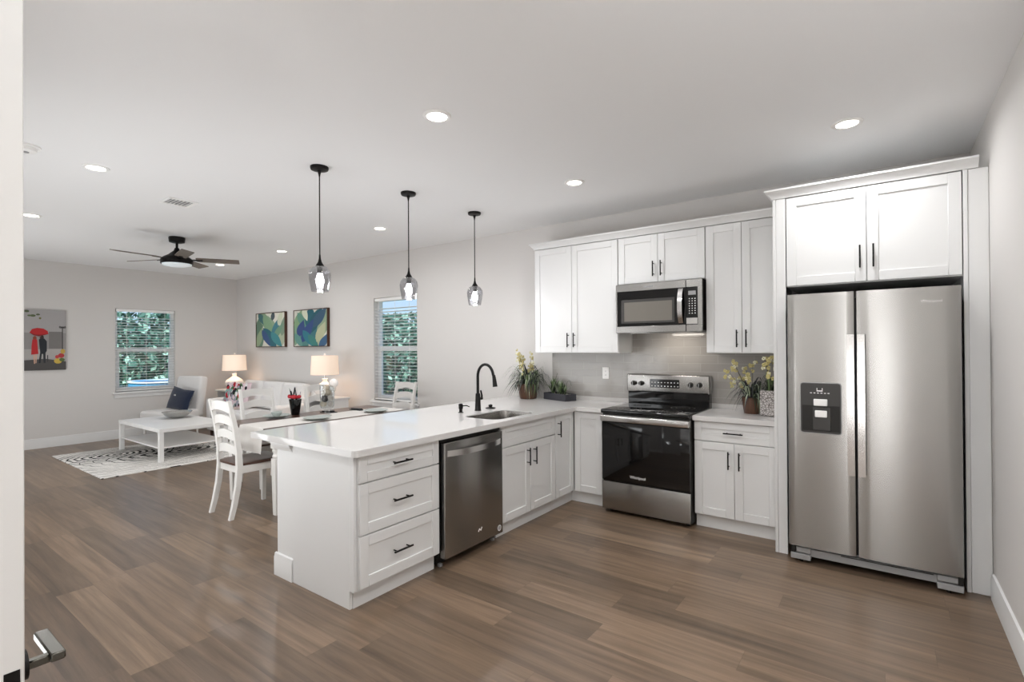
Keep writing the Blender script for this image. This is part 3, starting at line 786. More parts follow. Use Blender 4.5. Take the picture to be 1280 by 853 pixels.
# --- microwave
t = thing('microwave', 'stainless steel over-the-range microwave hanging below the short cabinet', 'microwave', (-2.037, 0, 1.605))
wm, hm, ym = .792, .452, -.40
b = MB(); b.box(.004, wm-.002, -.378, -.012, .012, hm, 'black_matte'); b.box(.03, wm-.03, -.36, -.05, 0, .012, 'plastic_grey'); b.box(.10, .30, -.30, -.12, -.004, 0, 'bright_steel'); b.box(.50, .70, -.30, -.12, -.004, 0, 'bright_steel'); obj('case', b, t)
b = MB(); xs = .655
b.box(0, xs-.0015, ym, -.378, 0, .062, 'steel', .003); b.box(0, xs-.0015, ym, -.378, hm-.068, hm, 'steel', .003); b.box(0, .014, ym, -.378, .06, hm-.066, 'steel')
d = obj('door', b, t)
b = MB(); b.box(.014, xs-.0015, ym+.001, -.378, .062, hm-.068, 'black_gloss'); b.box(.055, xs-.10, ym-.0004, ym+.0012, .088, hm-.145, 'plastic_dark'); b.box(.085, xs-.12, ym-.0008, ym+.001, .105, hm-.170, 'oven_glass'); obj('window', b, d)
b = MB(); pts = [(ym-.006-.040*(1-abs(i/10*2-1)**2.5), .075+(hm-.15)*i/10) for i in range(11)]
b.prism([(y, z) for y, z in pts]+[(y+.012, z) for y, z in pts[::-1]], xs-.062, xs-.022, 'bright_steel', 'x', None, True); obj('handle', b, d)
b = MB(); b.box(xs*.42, xs*.55, ym-.0008, ym+.0005, hm-.040, hm-.030, 'plastic_grey'); obj('logo', b, d)
b = MB(); b.box(xs+.0015, wm, ym, -.378, 0, .062, 'steel', .003); b.box(xs+.0015, wm, ym, -.378, hm-.068, hm, 'steel', .003); b.box(wm-.036, wm, ym, -.378, .060, hm-.066, 'steel')
b.box(xs+.0015, wm-.036, ym+.001, -.378, .062, hm-.068, 'black_gloss'); cpn = obj('control_panel', b, t)
b = MB(); b.box(xs+.022, wm-.052, ym-.0006, ym+.0012, hm-.135, hm-.100, 'plastic_grey'); obj('display', b, cpn)
b = MB()
for i in range(3):
    for j in range(7): b.box(xs+.026+i*.024, xs+.034+i*.024, ym-.0006, ym+.0012, .155+j*.021, .162+j*.021, 'white_plastic')
obj('keypad', b, cpn)
b = MB(); b.box(xs+.004, wm-.040, ym-.0006, ym+.0012, .066, .118, 'bright_steel'); obj('sticker', b, cpn)
area('microwave_lamp', (-1.55, -.22, 1.592), (0, .25, -1), .3, .06, 1.3, (1, .92, .82))

# --- refrigerator
t = thing('refrigerator', 'stainless steel side-by-side refrigerator with a water dispenser', 'refrigerator', (-.540, 0, 0))
wf, yfr = .910, -.905
b = MB(); b.box(.006, wf-.006, -.80, -.03, .04, 1.79, 'plastic_dark'); b.box(.02, .09, -.86, -.74, 1.79, 1.822, 'plastic_dark', .004); b.box(wf-.09, wf-.02, -.86, -.74, 1.79, 1.822, 'plastic_dark', .004)
for x in (.08, wf-.08):
    for y in (-.7, -.12): b.cyl((x, y, 0), (x, y, .045), .025, 'black_matte', seg=12)
obj('body', b, t)
def fdoor(x0, x1):
    # gently bowed door skin
    b = MB(); n_ = 14; front = []
    for i in range(n_+1):
        u = i/n_; front.append((x0+(x1-x0)*u, yfr-.0025*(1-(2*u-1)**2)))
    r = .012
    poly = [(x0, -.812), (x0, yfr+r)] + [(x0+.003, yfr+.004)] + front[1:-1] + [(x1-.003, yfr+.004), (x1, yfr+r), (x1, -.812)]
    b.prism(poly[::-1], .118, 1.826, 'steel', 'z', None, True)
    return b
xsplit = .392
dl = obj('freezer_door', fdoor(.004, xsplit-.004), t, sharp=25); dr_ = obj('fridge_door', fdoor(xsplit+.004, wf-.004), t, sharp=25)
def fhandle(x0, x1, parent):
    b = MB(); n_ = 12; z0, z1 = .645, 1.548
    pts = [(-.952-.012*(1-(2*i/n_-1)**2), z0+(z1-z0)*i/n_) for i in range(n_+1)]
    b.prism([(y, z) for y, z in pts]+[(y+.016, z) for y, z in pts[::-1]], x0, x1, 'bright_steel', 'x', None, False)
    for z in (z0+.02, z1-.02): b.box(x0+.006, x1-.006, -.940, yfr+.001, z-.018, z+.018, 'bright_steel', .003)
    obj('handle', b, parent)
fhandle(xsplit-.046, xsplit-.006, dl); fhandle(xsplit+.010, xsplit+.050, dr_)
b = MB(); dx0, dx1, dz0, dz1 = .083, .310, .897, 1.226
yd_ = yfr-.0085
prof = rounded(dx0-.005, dx1+.005, dz0-.005, dz1+.005, .020, 5); b.prism(prof, yd_, yfr+.004, 'plastic_grey', 'y')
prof = rounded(dx0, dx1, dz0, dz1, .016, 5); b.prism(prof, yd_-.002, yfr+.004, 'plastic_dark', 'y')
disp = obj('water_dispenser', b, dl)
b = MB(); b.box(dx0+.008, dx1-.006, yd_-.0026, yd_, dz0+.012, dz0+.182, 'black_matte'); obj('recess', b, disp)
b = MB(); b.box(dx0+.070, dx1-.055, yd_-.006, yd_-.001, dz0+.02, dz0+.17, 'plastic_dark', .002); b.box(dx0+.083, dx1-.075, yd_-.016, yd_-.005, dz0+.105, dz0+.150, 'white_plastic', .003)
b.box(dx0+.075, dx1-.073, yd_-.010, yd_-.002, dz0+.180, dz0+.225, 'white_plastic', .003); obj('paddle', b, disp)
b = MB()
for i in range(6): b.box(dx0+.055+i*.020, dx0+.066+i*.020, yd_-.0028, yd_-.0018, dz0+.262, dz0+.267, 'white_plastic')
b.box(dx0+.095, dx0+.125, yd_-.0028, yd_-.0018, dz0+.275, dz0+.283, 'white_plastic'); b.box(dx0+.093, dx0+.097, yd_-.0028, yd_-.0018, dz0+.275, dz0+.298, 'white_plastic'); b.box(dx0+.123, dx0+.127, yd_-.0028, yd_-.0018, dz0+.275, dz0+.298, 'white_plastic')
obj('control_marks', b, disp)
b = MB(); b.box(.11, wf-.11, -.868, -.80, .045, .098, 'plastic_grey', .004); b.box(.30, wf-.14, -.8685, -.86, .088, .094, 'dark_gap')
b.box(.012, .13, -.890, -.80, .022, .060, 'plastic_grey', .003); b.box(wf-.125, wf-.004, -.890, -.80, .022, .060, 'plastic_grey', .003)
b.box(.045, .13, -.885, -.80, .068, .104, 'plastic_grey', .003); b.box(wf-.125, wf-.03, -.885, -.80, .068, .104, 'plastic_grey', .003)
b.box(.014, .04, -.882, -.80, .062, .110, 'black_matte'); b.box(wf-.03, wf-.006, -.882, -.80, .062, .110, 'black_matte')
for x in (.07, wf-.07): b.cyl((x, -.85, 0), (x, -.85, .024), .012, 'black_matte', seg=10)
obj('base_grille', b, t)
text('logo', 'Whirlpool', .024, 'bright_steel', dr_, (wf-.14, yfr-.0045, 1.74), FRONT)

# --- outlet, plants
t = thing('wall_outlet', 'white rectangular outlet plate on the grey backsplash left of the range', 'outlet', (-2.334, -.009, 1.205))
b = MB(); b.box(-.037, .037, -.006, -.0005, -.060, .060, 'white_plastic', .002); obj('plate', b, t)
for z in (-.02, .02):
    b = MB(); b.box(-.016, .016, -.0075, -.0055, z-.014, z+.014, 'white_plastic', .002)
    for x in (-.006, .006): b.box(x-.0012, x+.0012, -.0078, -.0072, z-.006, z+.005, 'plastic_dark')
    obj('socket', b, t)
def grass_plant(t, z0, n_, reach, height, spread_r, seed, mats, wmax=.009, droop=1.0, yclip=None, xclip=None):
    rnd = random.Random(seed); b = MB()
    for i in range(n_):
        a = rnd.uniform(0, 2*PI); r0 = rnd.uniform(0, spread_r); L_ = rnd.uniform(.45, 1); up = rnd.uniform(.35, 1)
        d = Vector((math.cos(a), math.sin(a), 0)); pts = []; ws = []
        ww = rnd.uniform(.5, 1)*wmax
        for k in range(9):
            u = k/8
            p = d*(r0+reach*L_*(u**1.2)*(1.3-up*.6))
            z = z0+height*L_*up*(math.sin(min(u*1.35, 1.35)*1.6)) - droop*height*.55*(u**2.6)*(1.25-up)
            x, y = p.x, p.y
            if yclip is not None: y = min(y, yclip)
            if xclip is not None: x = min(x, xclip)
            pts.append((x, y, max(z, .004))); ws.append(ww*(1-u**2)+.0006)
        b.strip(pts, ws, rnd.choice(mats), d.cross(Vector((0, 0, 1))))
    return obj('leaves', b, t)
def flowers(t, n_, z0, z1, rad, seed, yclip=None, xclip=None, bias=(0, 0), heads=5, hr=.013):
    rnd = random.Random(seed)
    for i in range(n_):
        b = MB()
        a = rnd.uniform(0, 2*PI); r = rad*math.sqrt(rnd.random()); tx, ty = r*math.cos(a)+bias[0], r*math.sin(a)+bias[1]
        if yclip is not None: ty = min(ty, yclip)
        if xclip is not None: tx = min(tx, xclip)
        tz = rnd.uniform(z0, z1)
        b.tube([(tx*.15, ty*.15, .12), (tx*.6, ty*.6, tz*.7), (tx, ty, tz)], [.002, .0018, .001], 'stem_brown', 5)
        for k in range(heads):
            c = (tx+rnd.uniform(-.022, .022), ty+rnd.uniform(-.022, .01), tz+rnd.uniform(-.07, .02)); m_ = rnd.choice(['flower_yellow', 'flower_yellow', 'flower_cream'])
            for q in range(5):
                aa = 2*PI*q/5+rnd.random(); b.ball((c[0]+hr*.7*math.cos(aa), c[1]+hr*.3*math.sin(aa), c[2]+hr*.7*math.sin(aa)), hr*.55, m_, (1, .6, 1), 6)
        obj('flower_spray', b, t)
t = thing('potted_plant', 'spiky grass plant with pale yellow flowers in a brown pot on the counter corner', 'potted plant', (-3.17, -.22, ZC))
b = MB(); b.lathe([(0, 0), (.088, 0), (.095, .01), (.108, .09), (.118, .15), (.112, .165), (.100, .165), (.098, .14), (0, .14)], 'terracotta', seg=14); obj('pot', b, t)
b = MB(); b.lathe([(0, .146), (.06, .150), (.097, .142)], 'soil'); obj('soil', b, t)
grass_plant(t, .14, 230, .34, .30, .06, 3, ['leaf_dark', 'leaf_dark', 'slate', 'leaf_mid', 'leaf_pale'], .021, 1.35, .20, .16)
flowers(t, 14, .34, .52, .10, 5, .18, None, (-.02, -.02), 6, .012)
t = thing('succulent_planter', 'low black rectangular planter of green succulents under the upper cabinets', 'potted plant', (-2.80, -.165, ZC), math.radians(-20))
b = MB(); x_, y_ = .185, .075
for a in ((-x_, x_, -y_, -y_+.012), (-x_, x_, y_-.012, y_), (-x_, -x_+.012, -y_+.012, y_-.012), (x_-.012, x_, -y_+.012, y_-.012)): b.box(*a, 0, .072, 'slate', .002)
b.box(-x_+.012, x_-.012, -y_+.012, y_-.012, 0, .055, 'slate'); obj('trough', b, t)
b = MB(); rnd = random.Random(4)
for i in range(60): b.ball((rnd.uniform(-.165, .165), rnd.uniform(-.055, .055), .060), rnd.uniform(.006, .011), 'pebble', (1, 1, .7), 6)
obj('pebbles', b, t); t.children[-1]['kind'] = 'stuff'
for k, (sx_, sy_, h_) in enumerate(((-.10, .0, .22), (-.04, .01, .19), (.03, -.01, .18), (.085, 0, .15), (.0, .03, .15), (-.125, .0, .17))):
    b = MB(); rnd = random.Random(20+k)
    for i in range(22):
        a = rnd.uniform(0, 2*PI); d = Vector((math.cos(a), math.sin(a), 0)); tilt = rnd.uniform(.1, .9); L_ = h_*rnd.uniform(.6, 1)
        pts = [Vector((sx_, sy_, .06))+d*(L_*.75*tilt*u*u)+Vector((0, 0, L_*(1-tilt*.45)*u)) for u in (0, .25, .5, .75, 1)]
        pts = [(p.x, min(p.y, .10), p.z) for p in pts]
        b.strip(pts, [.014, .024, .022, .014, .001], rnd.choice(['leaf_mid', 'leaf_pale', 'leaf_mid', 'leaf_dark']), d.cross(Vector((0, 0, 1))))
    obj('succulent', b, t)
b = MB(); b.tube([(.05, .02, .07), (.09, .03, .19), (.13, .03, .215), (.17, .02, .16)], .0018, 'leaf_dark', 5); b.tube([(-.10, .02, .07), (-.11, .03, .20), (-.085, .04, .28)], .0018, 'leaf_dark', 5); obj('sprig', b, t)
t = thing('potted_plant', 'small brown pot of drooping grass and yellow flowers right of the range', 'potted plant', (-.895, -.235, ZC))
b = MB(); b.lathe([(0, 0), (.058, 0), (.062, .01), (.072, .08), (.078, .125), (.072, .135), (.064, .135), (.062, .11), (0, .11)], 'terracotta', seg=14); obj('pot', b, t)
b = MB(); b.lathe([(0, .116), (.04, .12), (.063, .112)], 'soil'); obj('soil', b, t)
grass_plant(t, .11, 120, .22, .24, .04, 8, ['leaf_dark', 'leaf_pale', 'slate', 'leaf_dark'], .019, 1.3, .2, .080)
flowers(t, 9, .26, .44, .10, 9, .18, .05, (-.09, -.0), 6, .013)
t = thing('patterned_planter', 'whitewashed box planter with a scribbled pattern against the refrigerator panel', 'planter', (-.742, -.285, ZC))
b = MB(); x_, y_ = .060, .085
b.prism([(-x_*.85, -y_*.85), (x_*.85, -y_*.85), (x_*.85, y_*.85), (-x_*.85, y_*.85)], 0, .01, 'scribble_panel')
for s in (-1, 1):
    b.box(s*x_-.005, s*x_+.005, -y_, y_, .004, .205, 'scribble_panel', .002); b.box(-x_, x_, s*y_-.005, s*y_+.005, .004, .205, 'scribble_panel', .002)
obj('box', b, t)
b = MB(); b.box(-x_+.006, x_-.006, -y_+.006, y_-.006, .17, .185, 'soil'); obj('soil', b, t)
grass_plant(t, .18, 45, .10, .22, .03, 12, ['leaf_dark', 'leaf_dark', 'leaf_mid'], .013, .8, None, .085)
flowers(t, 5, .36, .47, .06, 14, None, .07, (-.01, -.03), 5, .014)

# ---------------------------------------------------------------- dining area
def make_chair(label):
    """seat centre over the origin, front looks along +y"""
    t = thing('dining_chair', label, 'chair', (0, 0, 0), 0, 'white ladder-back dining chairs')
    b = MB()
    poly = [(-.215, .215), (-.205, .232), (.205, .232), (.215, .215), (.205, -.05), (.19, -.205), (.12, -.222), (-.12, -.222), (-.19, -.205), (-.205, -.05)]
    b2 = bmesh.new(); 
    lo = [b2.verts.new((x, y, .452)) for x, y in poly]; hi = [b2.verts.new((x, y, .472)) for x, y in poly]; inn = [b2.verts.new((x*.9, y*.9, .476)) for x, y in poly]; ce = [b2.verts.new((x*.55, y*.55, .468)) for x, y in poly]
    k = len(poly); b2.faces.new(lo[::-1])
    for A, B in ((lo, hi), (hi, inn), (inn, ce)):
        for i in range(k): b2.faces.new((A[i], A[(i+1) % k], B[(i+1) % k], B[i]))
    b2.faces.new(ce); bmesh.ops.recalc_face_normals(b2, faces=b2.faces); b.merge(b2, 'dark_wood'); obj('seat', b, t)
    b = MB()
    b.box(-.185, .185, .195, .215, .385, .452, 'chair_white', .002); b.box(-.165, .165, -.205, -.185, .385, .452, 'chair_white', .002)
    for s in (-1, 1): b.box(min(s*.175, s*.195), max(s*.175, s*.195), -.20, .20, .385, .452, 'chair_white', .002)
    obj('seat_frame', b, t)
    for s in (-1, 1):
        b = MB(); x = s*.188
        b2 = bmesh.new(); bmesh.ops.create_cube(b2, size=1)
        for v in b2.verts:
            top = v.co.z > 0; h_ = .021 if top else .016
            v.co = Vector((x+(h_ if v.co.x > 0 else -h_), .205+(h_ if v.co.y > 0 else -h_), .452 if top else 0))
        b.merge(b2, 'chair_white'); obj('leg', b, t)
        # rear leg and back stile: one curved square post
        prof = [(-.275, 0, .016, .018), (-.245, .12, .018, .020), (-.215, .28, .019, .022), (-.200, .44, .019, .024), (-.205, .58, .018, .022), (-.235, .80, .016, .019), (-.285, 1.03, .014, .015)]
        b2 = bmesh.new(); rings = []
        for y, z, hx_, hy_ in prof:
            xx = s*(.178 if z > .4 else .178+.006*(.44-z)/.44)
            rings.append([b2.verts.new((xx+dx*hx_, y+dy*hy_, z)) for dx, dy in ((-1, -1), (1, -1), (1, 1), (-1, 1))])
        for a, c in zip(rings, rings[1:]):
            for i in range(4): b2.faces.new((a[i], a[(i+1) % 4], c[(i+1) % 4], c[i]))
        b2.faces.new(rings[0][::-1]); b2.faces.new(rings[-1]); bmesh.ops.recalc_face_normals(b2, faces=b2.faces)
        b = MB(); b.merge(b2, 'chair_white'); obj('leg', b, t)
    for zc, hh in ((.575, .072), (.705, .074), (.835, .076), (.965, .090)):
        b = MB(); n_ = 12; b2 = bmesh.new(); cols = []
        def yb_(z): return -.205-.080*max(0, (z-.58)/.45)**1.25
        for i in range(n_+1):
            u = i/n_*2-1; x = u*.166; ar = .030*(1-u*u); bow = -.022*(1-u*u)
            z0 = zc-hh/2+ar; z1 = zc+hh/2+ar*(.55 if zc > .9 else 1)
            y = yb_(zc)+bow
            cols.append([b2.verts.new((x, y-.009, z0)), b2.verts.new((x, y-.009, z1)), b2.verts.new((x, y+.009, z1)), b2.verts.new((x, y+.009, z0))])
        for a, c in zip(cols, cols[1:]):
            for i in range(4): b2.faces.new((a[i], a[(i+1) % 4], c[(i+1) % 4], c[i]))
        b2.faces.new(cols[0][::-1]); b2.faces.new(cols[-1]); bmesh.ops.recalc_face_normals(b2, faces=b2.faces)
        b.merge(b2, 'chair_white'); obj('back_slat', b, t)
    return t
ch = make_chair('white ladder-back chair at the near end of the dining table, seen whole from behind')
ch.location = (-4.745, -2.468, 0)
dup(ch, (-5.505, -1.90, 0), -PI/2, 'white ladder-back chair on the far long side of the table, behind the grey plate')
dup(ch, (-5.50, -1.12, 0), -PI/2, 'white ladder-back chair on the far long side of the table, beside the vase')
dup(ch, (-5.12, -.52, 0), PI, 'white ladder-back chair at the head of the table in front of the window')

t = thing('dining_table', 'dining table with a dark wood top and white turned legs behind the peninsula', 'dining table', (-4.775, -1.615, 0))
ZT = .76; tx, ty = .50, .865
b = MB(); b.box(-tx, tx, -ty, ty, ZT-.032, ZT, 'dark_wood', .005, seg=2); obj('tabletop', b, t)
b = MB()
for s in (-1, 1):
    b.box(min(s*(tx-.105), s*(tx-.08)), max(s*(tx-.105), s*(tx-.08)), -ty+.09, ty-.09, ZT-.13, ZT-.033, 'chair_white', .003); b.box(-tx+.14, tx-.14, min(s*(ty-.055), s*(ty-.035)), max(s*(ty-.055), s*(ty-.035)), ZT-.13, ZT-.033, 'chair_white', .003)
obj('apron', b, t)
for sx_ in (-1, 1):
    for sy_ in (-1, 1):
        b = MB(); x, y = sx_*(tx-.10), sy_*(ty-.050)
        b.box(x-.040, x+.040, y-.040, y+.040, ZT-.17, ZT-.033, 'chair_white', .004)
        b.lathe([(.030, .50), (.038, .51), (.040, .525), (.033, .535), (.030, .55), (.040, .575), (.034, .59), (.036, .595)], 'chair_white', (x, y, 0), 20)
        b2 = bmesh.new(); bmesh.ops.create_cube(b2, size=1)
        for v in b2.verts:
            top = v.co.z > 0; h_ = .036 if top else .026
            v.co = Vector((x+(h_ if v.co.x > 0 else -h_), y+(h_ if v.co.y > 0 else -h_), .502 if top else 0))
        b.merge(b2, 'chair_white'); obj('leg', b, t)
# table runner: cloth along the middle, draped over the near end
def cloth_strip(x0, x1, path, m, ns=10, wave=.006, seed=1, th=.0016):
    b2 = bmesh.new(); n_ = len(path); sides = []
    for s in (0, 1):
        rows = []
        for i, (y, z) in enumerate(path):
            dy = path[min(i+1, n_-1)][0]-path[max(i-1, 0)][0]; dz = path[min(i+1, n_-1)][1]-path[max(i-1, 0)][1]; L_ = math.hypot(dy, dz)
            ny, nz = dz/L_, -dy/L_
            hang = max(0, ZT-.02-z)/.2
            rows.append([b2.verts.new((x0+(x1-x0)*k/ns, y+ny*th*s-wave*hang*math.sin(k*1.9+seed), z+nz*th*s)) for k in range(ns+1)])
        sides.append(rows)
    A, B = sides
    for i in range(n_-1):
        for k in range(ns):
            b2.faces.new((A[i][k], A[i+1][k], A[i+1][k+1], A[i][k+1])); b2.faces.new((B[i][k], B[i][k+1], B[i+1][k+1], B[i+1][k]))
        for k in (0, ns):
            b2.faces.new((A[i][k], B[i][k], B[i+1][k], A[i+1][k]))
    for k in range(ns):
        for i in (0, n_-1): b2.faces.new((A[i][k], A[i][k+1], B[i][k+1], B[i][k]))
    bmesh.ops.recalc_face_normals(b2, faces=b2.faces)
    mb = MB(); mb.merge(b2, m, None, True); return mb
zt = ZT+.0012
o = obj('table_runner', cloth_strip(-4.93, -4.50, [(-.79, zt)]+[(-.95-.2*i, zt) for i in range(8)]+[(-2.46, zt), (-2.485, zt-.001), (-2.491, zt-.012), (-2.494, .70), (-2.499, .64), (-2.503, .58), (-2.506, .535)], 'fabric_cloth'))
tag(o, 'cream cloth runner lying along the dining table and draped over its end', 'table runner')
def plate(x, y, z, label, bowl=False):
    t = thing('dinner_plate', label, 'plate', (x, y, z), 0, 'grey dinner plates on the table')
    b = MB(); b.lathe([(0, .0), (.08, 0), (.085, .003), (.128, .018), (.135, .022), (.132, .024), (.085, .010), (0, .009)], 'plate_grey', seg=36); obj('dish', b, t)
    return t
plate(-5.11, -2.03, ZT+.006, 'grey-green plate nearest the table corner, with a grey cup on it')
plate(-4.62, -1.88, ZT+.006, 'grey plate on the near table side, half hidden by the counter, below the vase')
plate(-4.60, -1.16, ZT+.006, 'grey plate on the runner toward the window end of the table')
t = thing('dinner_cup', 'small pale grey bowl standing on the plate at the table corner', 'bowl', (-5.11, -2.03, ZT+.0165))
b = MB(); b.lathe([(0, 0), (.030, 0), (.045, .016), (.056, .045), (.053, .046), (.042, .018), (0, .006)], 'plate_grey'); obj('cup', b, t)
# black glass holding a patterned napkin with a red band
t = thing('napkin_goblet', 'tapered black tumbler with a striped napkin and red ribbon on the table', 'tumbler', (-5.17, -1.785, ZT))
b = MB(); b.lathe([(0, 0), (.040, 0), (.043, .006), (.066, .17), (.062, .17), (.040, .012), (0, .012)], 'black_gloss'); obj('tumbler', b, t)
b = MB(); rnd = random.Random(2)
for i in range(11):
    a = rnd.uniform(0, 2*PI); d = Vector((math.cos(a), math.sin(a), 0)); h_ = rnd.uniform(.22, .31)
    pts = [d*.02+Vector((0, 0, .05)), d*.035+Vector((0, 0, h_*.6)), d*.06+Vector((0, 0, h_))]
    b.strip(pts, [.04, .05, .012], rnd.choice(['fabric_white', 'fabric_grey', 'pom_black', 'fabric_white']), d.cross(Vector((0, 0, 1))))
obj('napkin', b, t)
b = MB(); b.lathe([(.045, .178), (.060, .185), (.062, .205), (.048, .214), (.044, .20)], 'red', seg=16)
for s in (-1, 1): b.ball((s*.045, -.04, .20), .028, 'red', (1.2, .6, .8), 10)
obj('ribbon', b, t)
# vase with pompom balls
t = thing('pompom_vase', 'clear cylinder vase filled with beige and black balls on the dining table', 'vase', (-4.77, -1.66, ZT+.006))
b = MB(); b.lathe([(0, 0), (.045, 0), (.050, .004), (.032, .016), (.024, .04), (.030, .065), (.066, .085), (.074, .11), (.074, .32), (.071, .32), (.071, .112), (.062, .09), (0, .088)], 'clear_glass', seg=32); obj('glass', b, t)
for c, r, m_ in (((-.02, -.03, .128), .034, 'pom_beige'), ((.03, .02, .125), .032, 'pom_grey'), ((.005, -.030, .182), .036, 'pom_black'), ((-.035, .012, .18), .030, 'pom_grey'), ((.036, .012, .19), .030, 'pom_grey'),
                 ((-.028, -.018, .243), .036, 'pom_beige'), ((.032, -.012, .25), .034, 'pom_beige'), ((0, .03, .225), .032, 'pom_grey'), ((.0, -.01, .295), .034, 'pom_beige')):
    b = MB(); b.ball(c, r, m_, seg=14); obj('pompom', b, t)
b = MB(); b.ball((.048, .046, .345), .046, 'ceramic_white', seg=18); obj('white_ball', b, t)
for (x, y, rz, s) in ((-5.05, -1.45, .35, 'black folded napkin lying left of the pompom vase'), (-4.93, -1.16, .1, 'black folded napkin lying right of the pompom vase')):
    b = MB(); b.prism([(-.10, -.03), (.09, -.045), (.11, .0), (.02, .05), (-.09, .03)], 0, .006, 'pom_black'); b.prism([(-.08, -.02), (.06, -.03), (.05, .03)], .006, .016, 'pom_black')
    o = obj('table_napkin', b, None, (x, y, ZT+.006 if x > -5.0 else ZT+.001), rz); tag(o, s, 'napkin', 'black table napkins')

# ---------------------------------------------------------------- living area
b = MB(); b.box(-1.06, 1.06, -.98, .98, 0, .010, 'rug_rings', .003); o = obj('area_rug', b, None, (-8.27, -1.97, .0005)); tag(o, 'white area rug with black tree-ring pattern under the coffee table', 'rug')
t = thing('coffee_table', 'white low square-legged coffee table with a lower shelf on the rug', 'coffee table', (-8.34, -1.82, .0110))
cx_, cy_ = .76, .43
b = MB(); b.box(-cx_, cx_, -cy_, cy_, .385, .435, 'furniture_white', .003); obj('tabletop', b, t)
b = MB(); b.box(-cx_+.056, cx_-.056, -cy_+.02, cy_-.02, .165, .185, 'furniture_white', .002); obj('shelf', b, t)
for sx_ in (-1, 1):
    for sy_ in (-1, 1):
        b = MB(); x, y = sx_*(cx_-.03), sy_*(cy_-.03); b.box(x-.027, x+.027, y-.027, y+.027, 0, .385, 'furniture_white', .002); obj('leg', b, t)
t = thing('centre_bowl', 'wide shallow silver bowl on the white coffee table', 'bowl', (-8.62, -1.66, .4465))
b = MB(); b.lathe([(0, 0), (.075, 0), (.085, .004), (.15, .04), (.195, .092), (.200, .096), (.192, .094), (.145, .046), (.08, .014), (0, .012)], 'silver', seg=40); obj('bowl', b, t)

def pillow_mesh(w_, h_, th, m, n_=14, T=None, mats=None, seed=0):
    b2 = bmesh.new(); rnd = random.Random(seed)
    def pt(i, j, s):
        u, v = i/n_*2-1, j/n_*2-1
        e = max(0, (1-u*u)*(1-v*v))**.42
        pin = 1-.10*(1-abs(u))*abs(v)**2; pin2 = 1-.10*(1-abs(v))*abs(u)**2
        return Vector((u*w_/2*pin2, s*th/2*e, v*h_/2*pin))
    V = {}
    for s in (-1, 1):
        for i in range(n_+1):
            for j in range(n_+1):
                edge_ = i in (0, n_) or j in (0, n_); key = (i, j, 0 if edge_ else s)
                if key not in V: V[key] = b2.verts.new(pt(i, j, s))
    def g(i, j, s): return V[(i, j, 0)] if (i, j, 0) in V else V[(i, j, s)]
    faces = []
    for s in (-1, 1):
        for i in range(n_):
            for j in range(n_):
                f = b2.faces.new((g(i, j, s), g(i+1, j, s), g(i+1, j+1, s), g(i, j+1, s))); faces.append((f, i, j))
    bmesh.ops.recalc_face_normals(b2, faces=b2.faces)
    mb = MB(); mb.merge(b2, m, T, True)
    return mb
# armless slipper chair facing the camera's left (along -y)
t = thing('slipper_chair', 'white upholstered armless chair by the far window', 'armchair', (-9.67, -1.33, 0), math.radians(14))
b = MB(); b.box(-.31, .31, -.36, .26, .24, .47, 'fabric_white', .045, seg=4); obj('seat', b, t)
b = MB(); b.box(-.31, .31, -.075, .075, 0, .70, 'fabric_white', .05, Matrix.Translation((0, .25, .32)) @ Matrix.Rotation(math.radians(-8), 4, 'X'), 4); obj('backrest', b, t)
for sx_ in (-1, 1):
    for y in (-.30, .24):
        b = MB(); b.cyl((sx_*.26, y, 0), (sx_*.25, y, .26), .014, 'furniture_white', .022, 12); obj('leg', b, t)
t = thing('throw_pillow', 'navy blue square pillow leaning on the white armless chair', 'pillow', (-9.545, -1.27, .64), math.radians(16))
P = Matrix.Rotation(math.radians(-16), 4, 'X') @ Matrix.Rotation(math.radians(8), 4, 'Y')
obj('cushion', pillow_mesh(.52, .38, .15, 'navy', T=P), t)
b = MB(); b.ball((-.05, -.080, .05), .022, 'silver', (1.3, .5, .8), 10, T=P); obj('brooch', b, t)

# sofa along the back wall
t = thing('sofa', 'long white upholstered sofa against the back wall under the paintings', 'sofa', (-8.23, -.52, 0))
sw = 1.13
b = MB(); b.box(-sw+.16, sw-.16, -.42, .36, .10, .30, 'fabric_white', .02, seg=2); obj('base', b, t)
b = MB(); b.box(-sw+.1, sw-.1, .26, .46, .10, .86, 'fabric_white', .05, seg=4); obj('back', b, t)
for s in (-1, 1):
    b = MB(); b.box(min(s*(sw-.17), s*sw), max(s*(sw-.17), s*sw), -.44, .44, .10, .64, 'fabric_white', .05, seg=4); obj('arm', b, t)
for i in range(3):
    x0 = -sw+.175+i*(2*sw-.35)/3; x1 = x0+(2*sw-.35)/3-.006
    b = MB(); b.box(x0, x1, -.43, .22, .305, .46, 'fabric_white', .04, seg=3); obj('seat_cushion', b, t)
    b = MB(); b.box(x0, x1, -.08, .08, -.23, .23, 'fabric_white', .06, Matrix.Translation((0, .17, .70)) @ Matrix.Rotation(math.radians(-9), 4, 'X'), 4); obj('back_cushion', b, t)
for sx_ in (-1, 1):
    for y in (-.38, .38):
        b = MB(); b.cyl((sx_*(sw-.1), y, 0), (sx_*(sw-.1), y, .11), .022, 'dark_wood', seg=12); obj('foot', b, t)
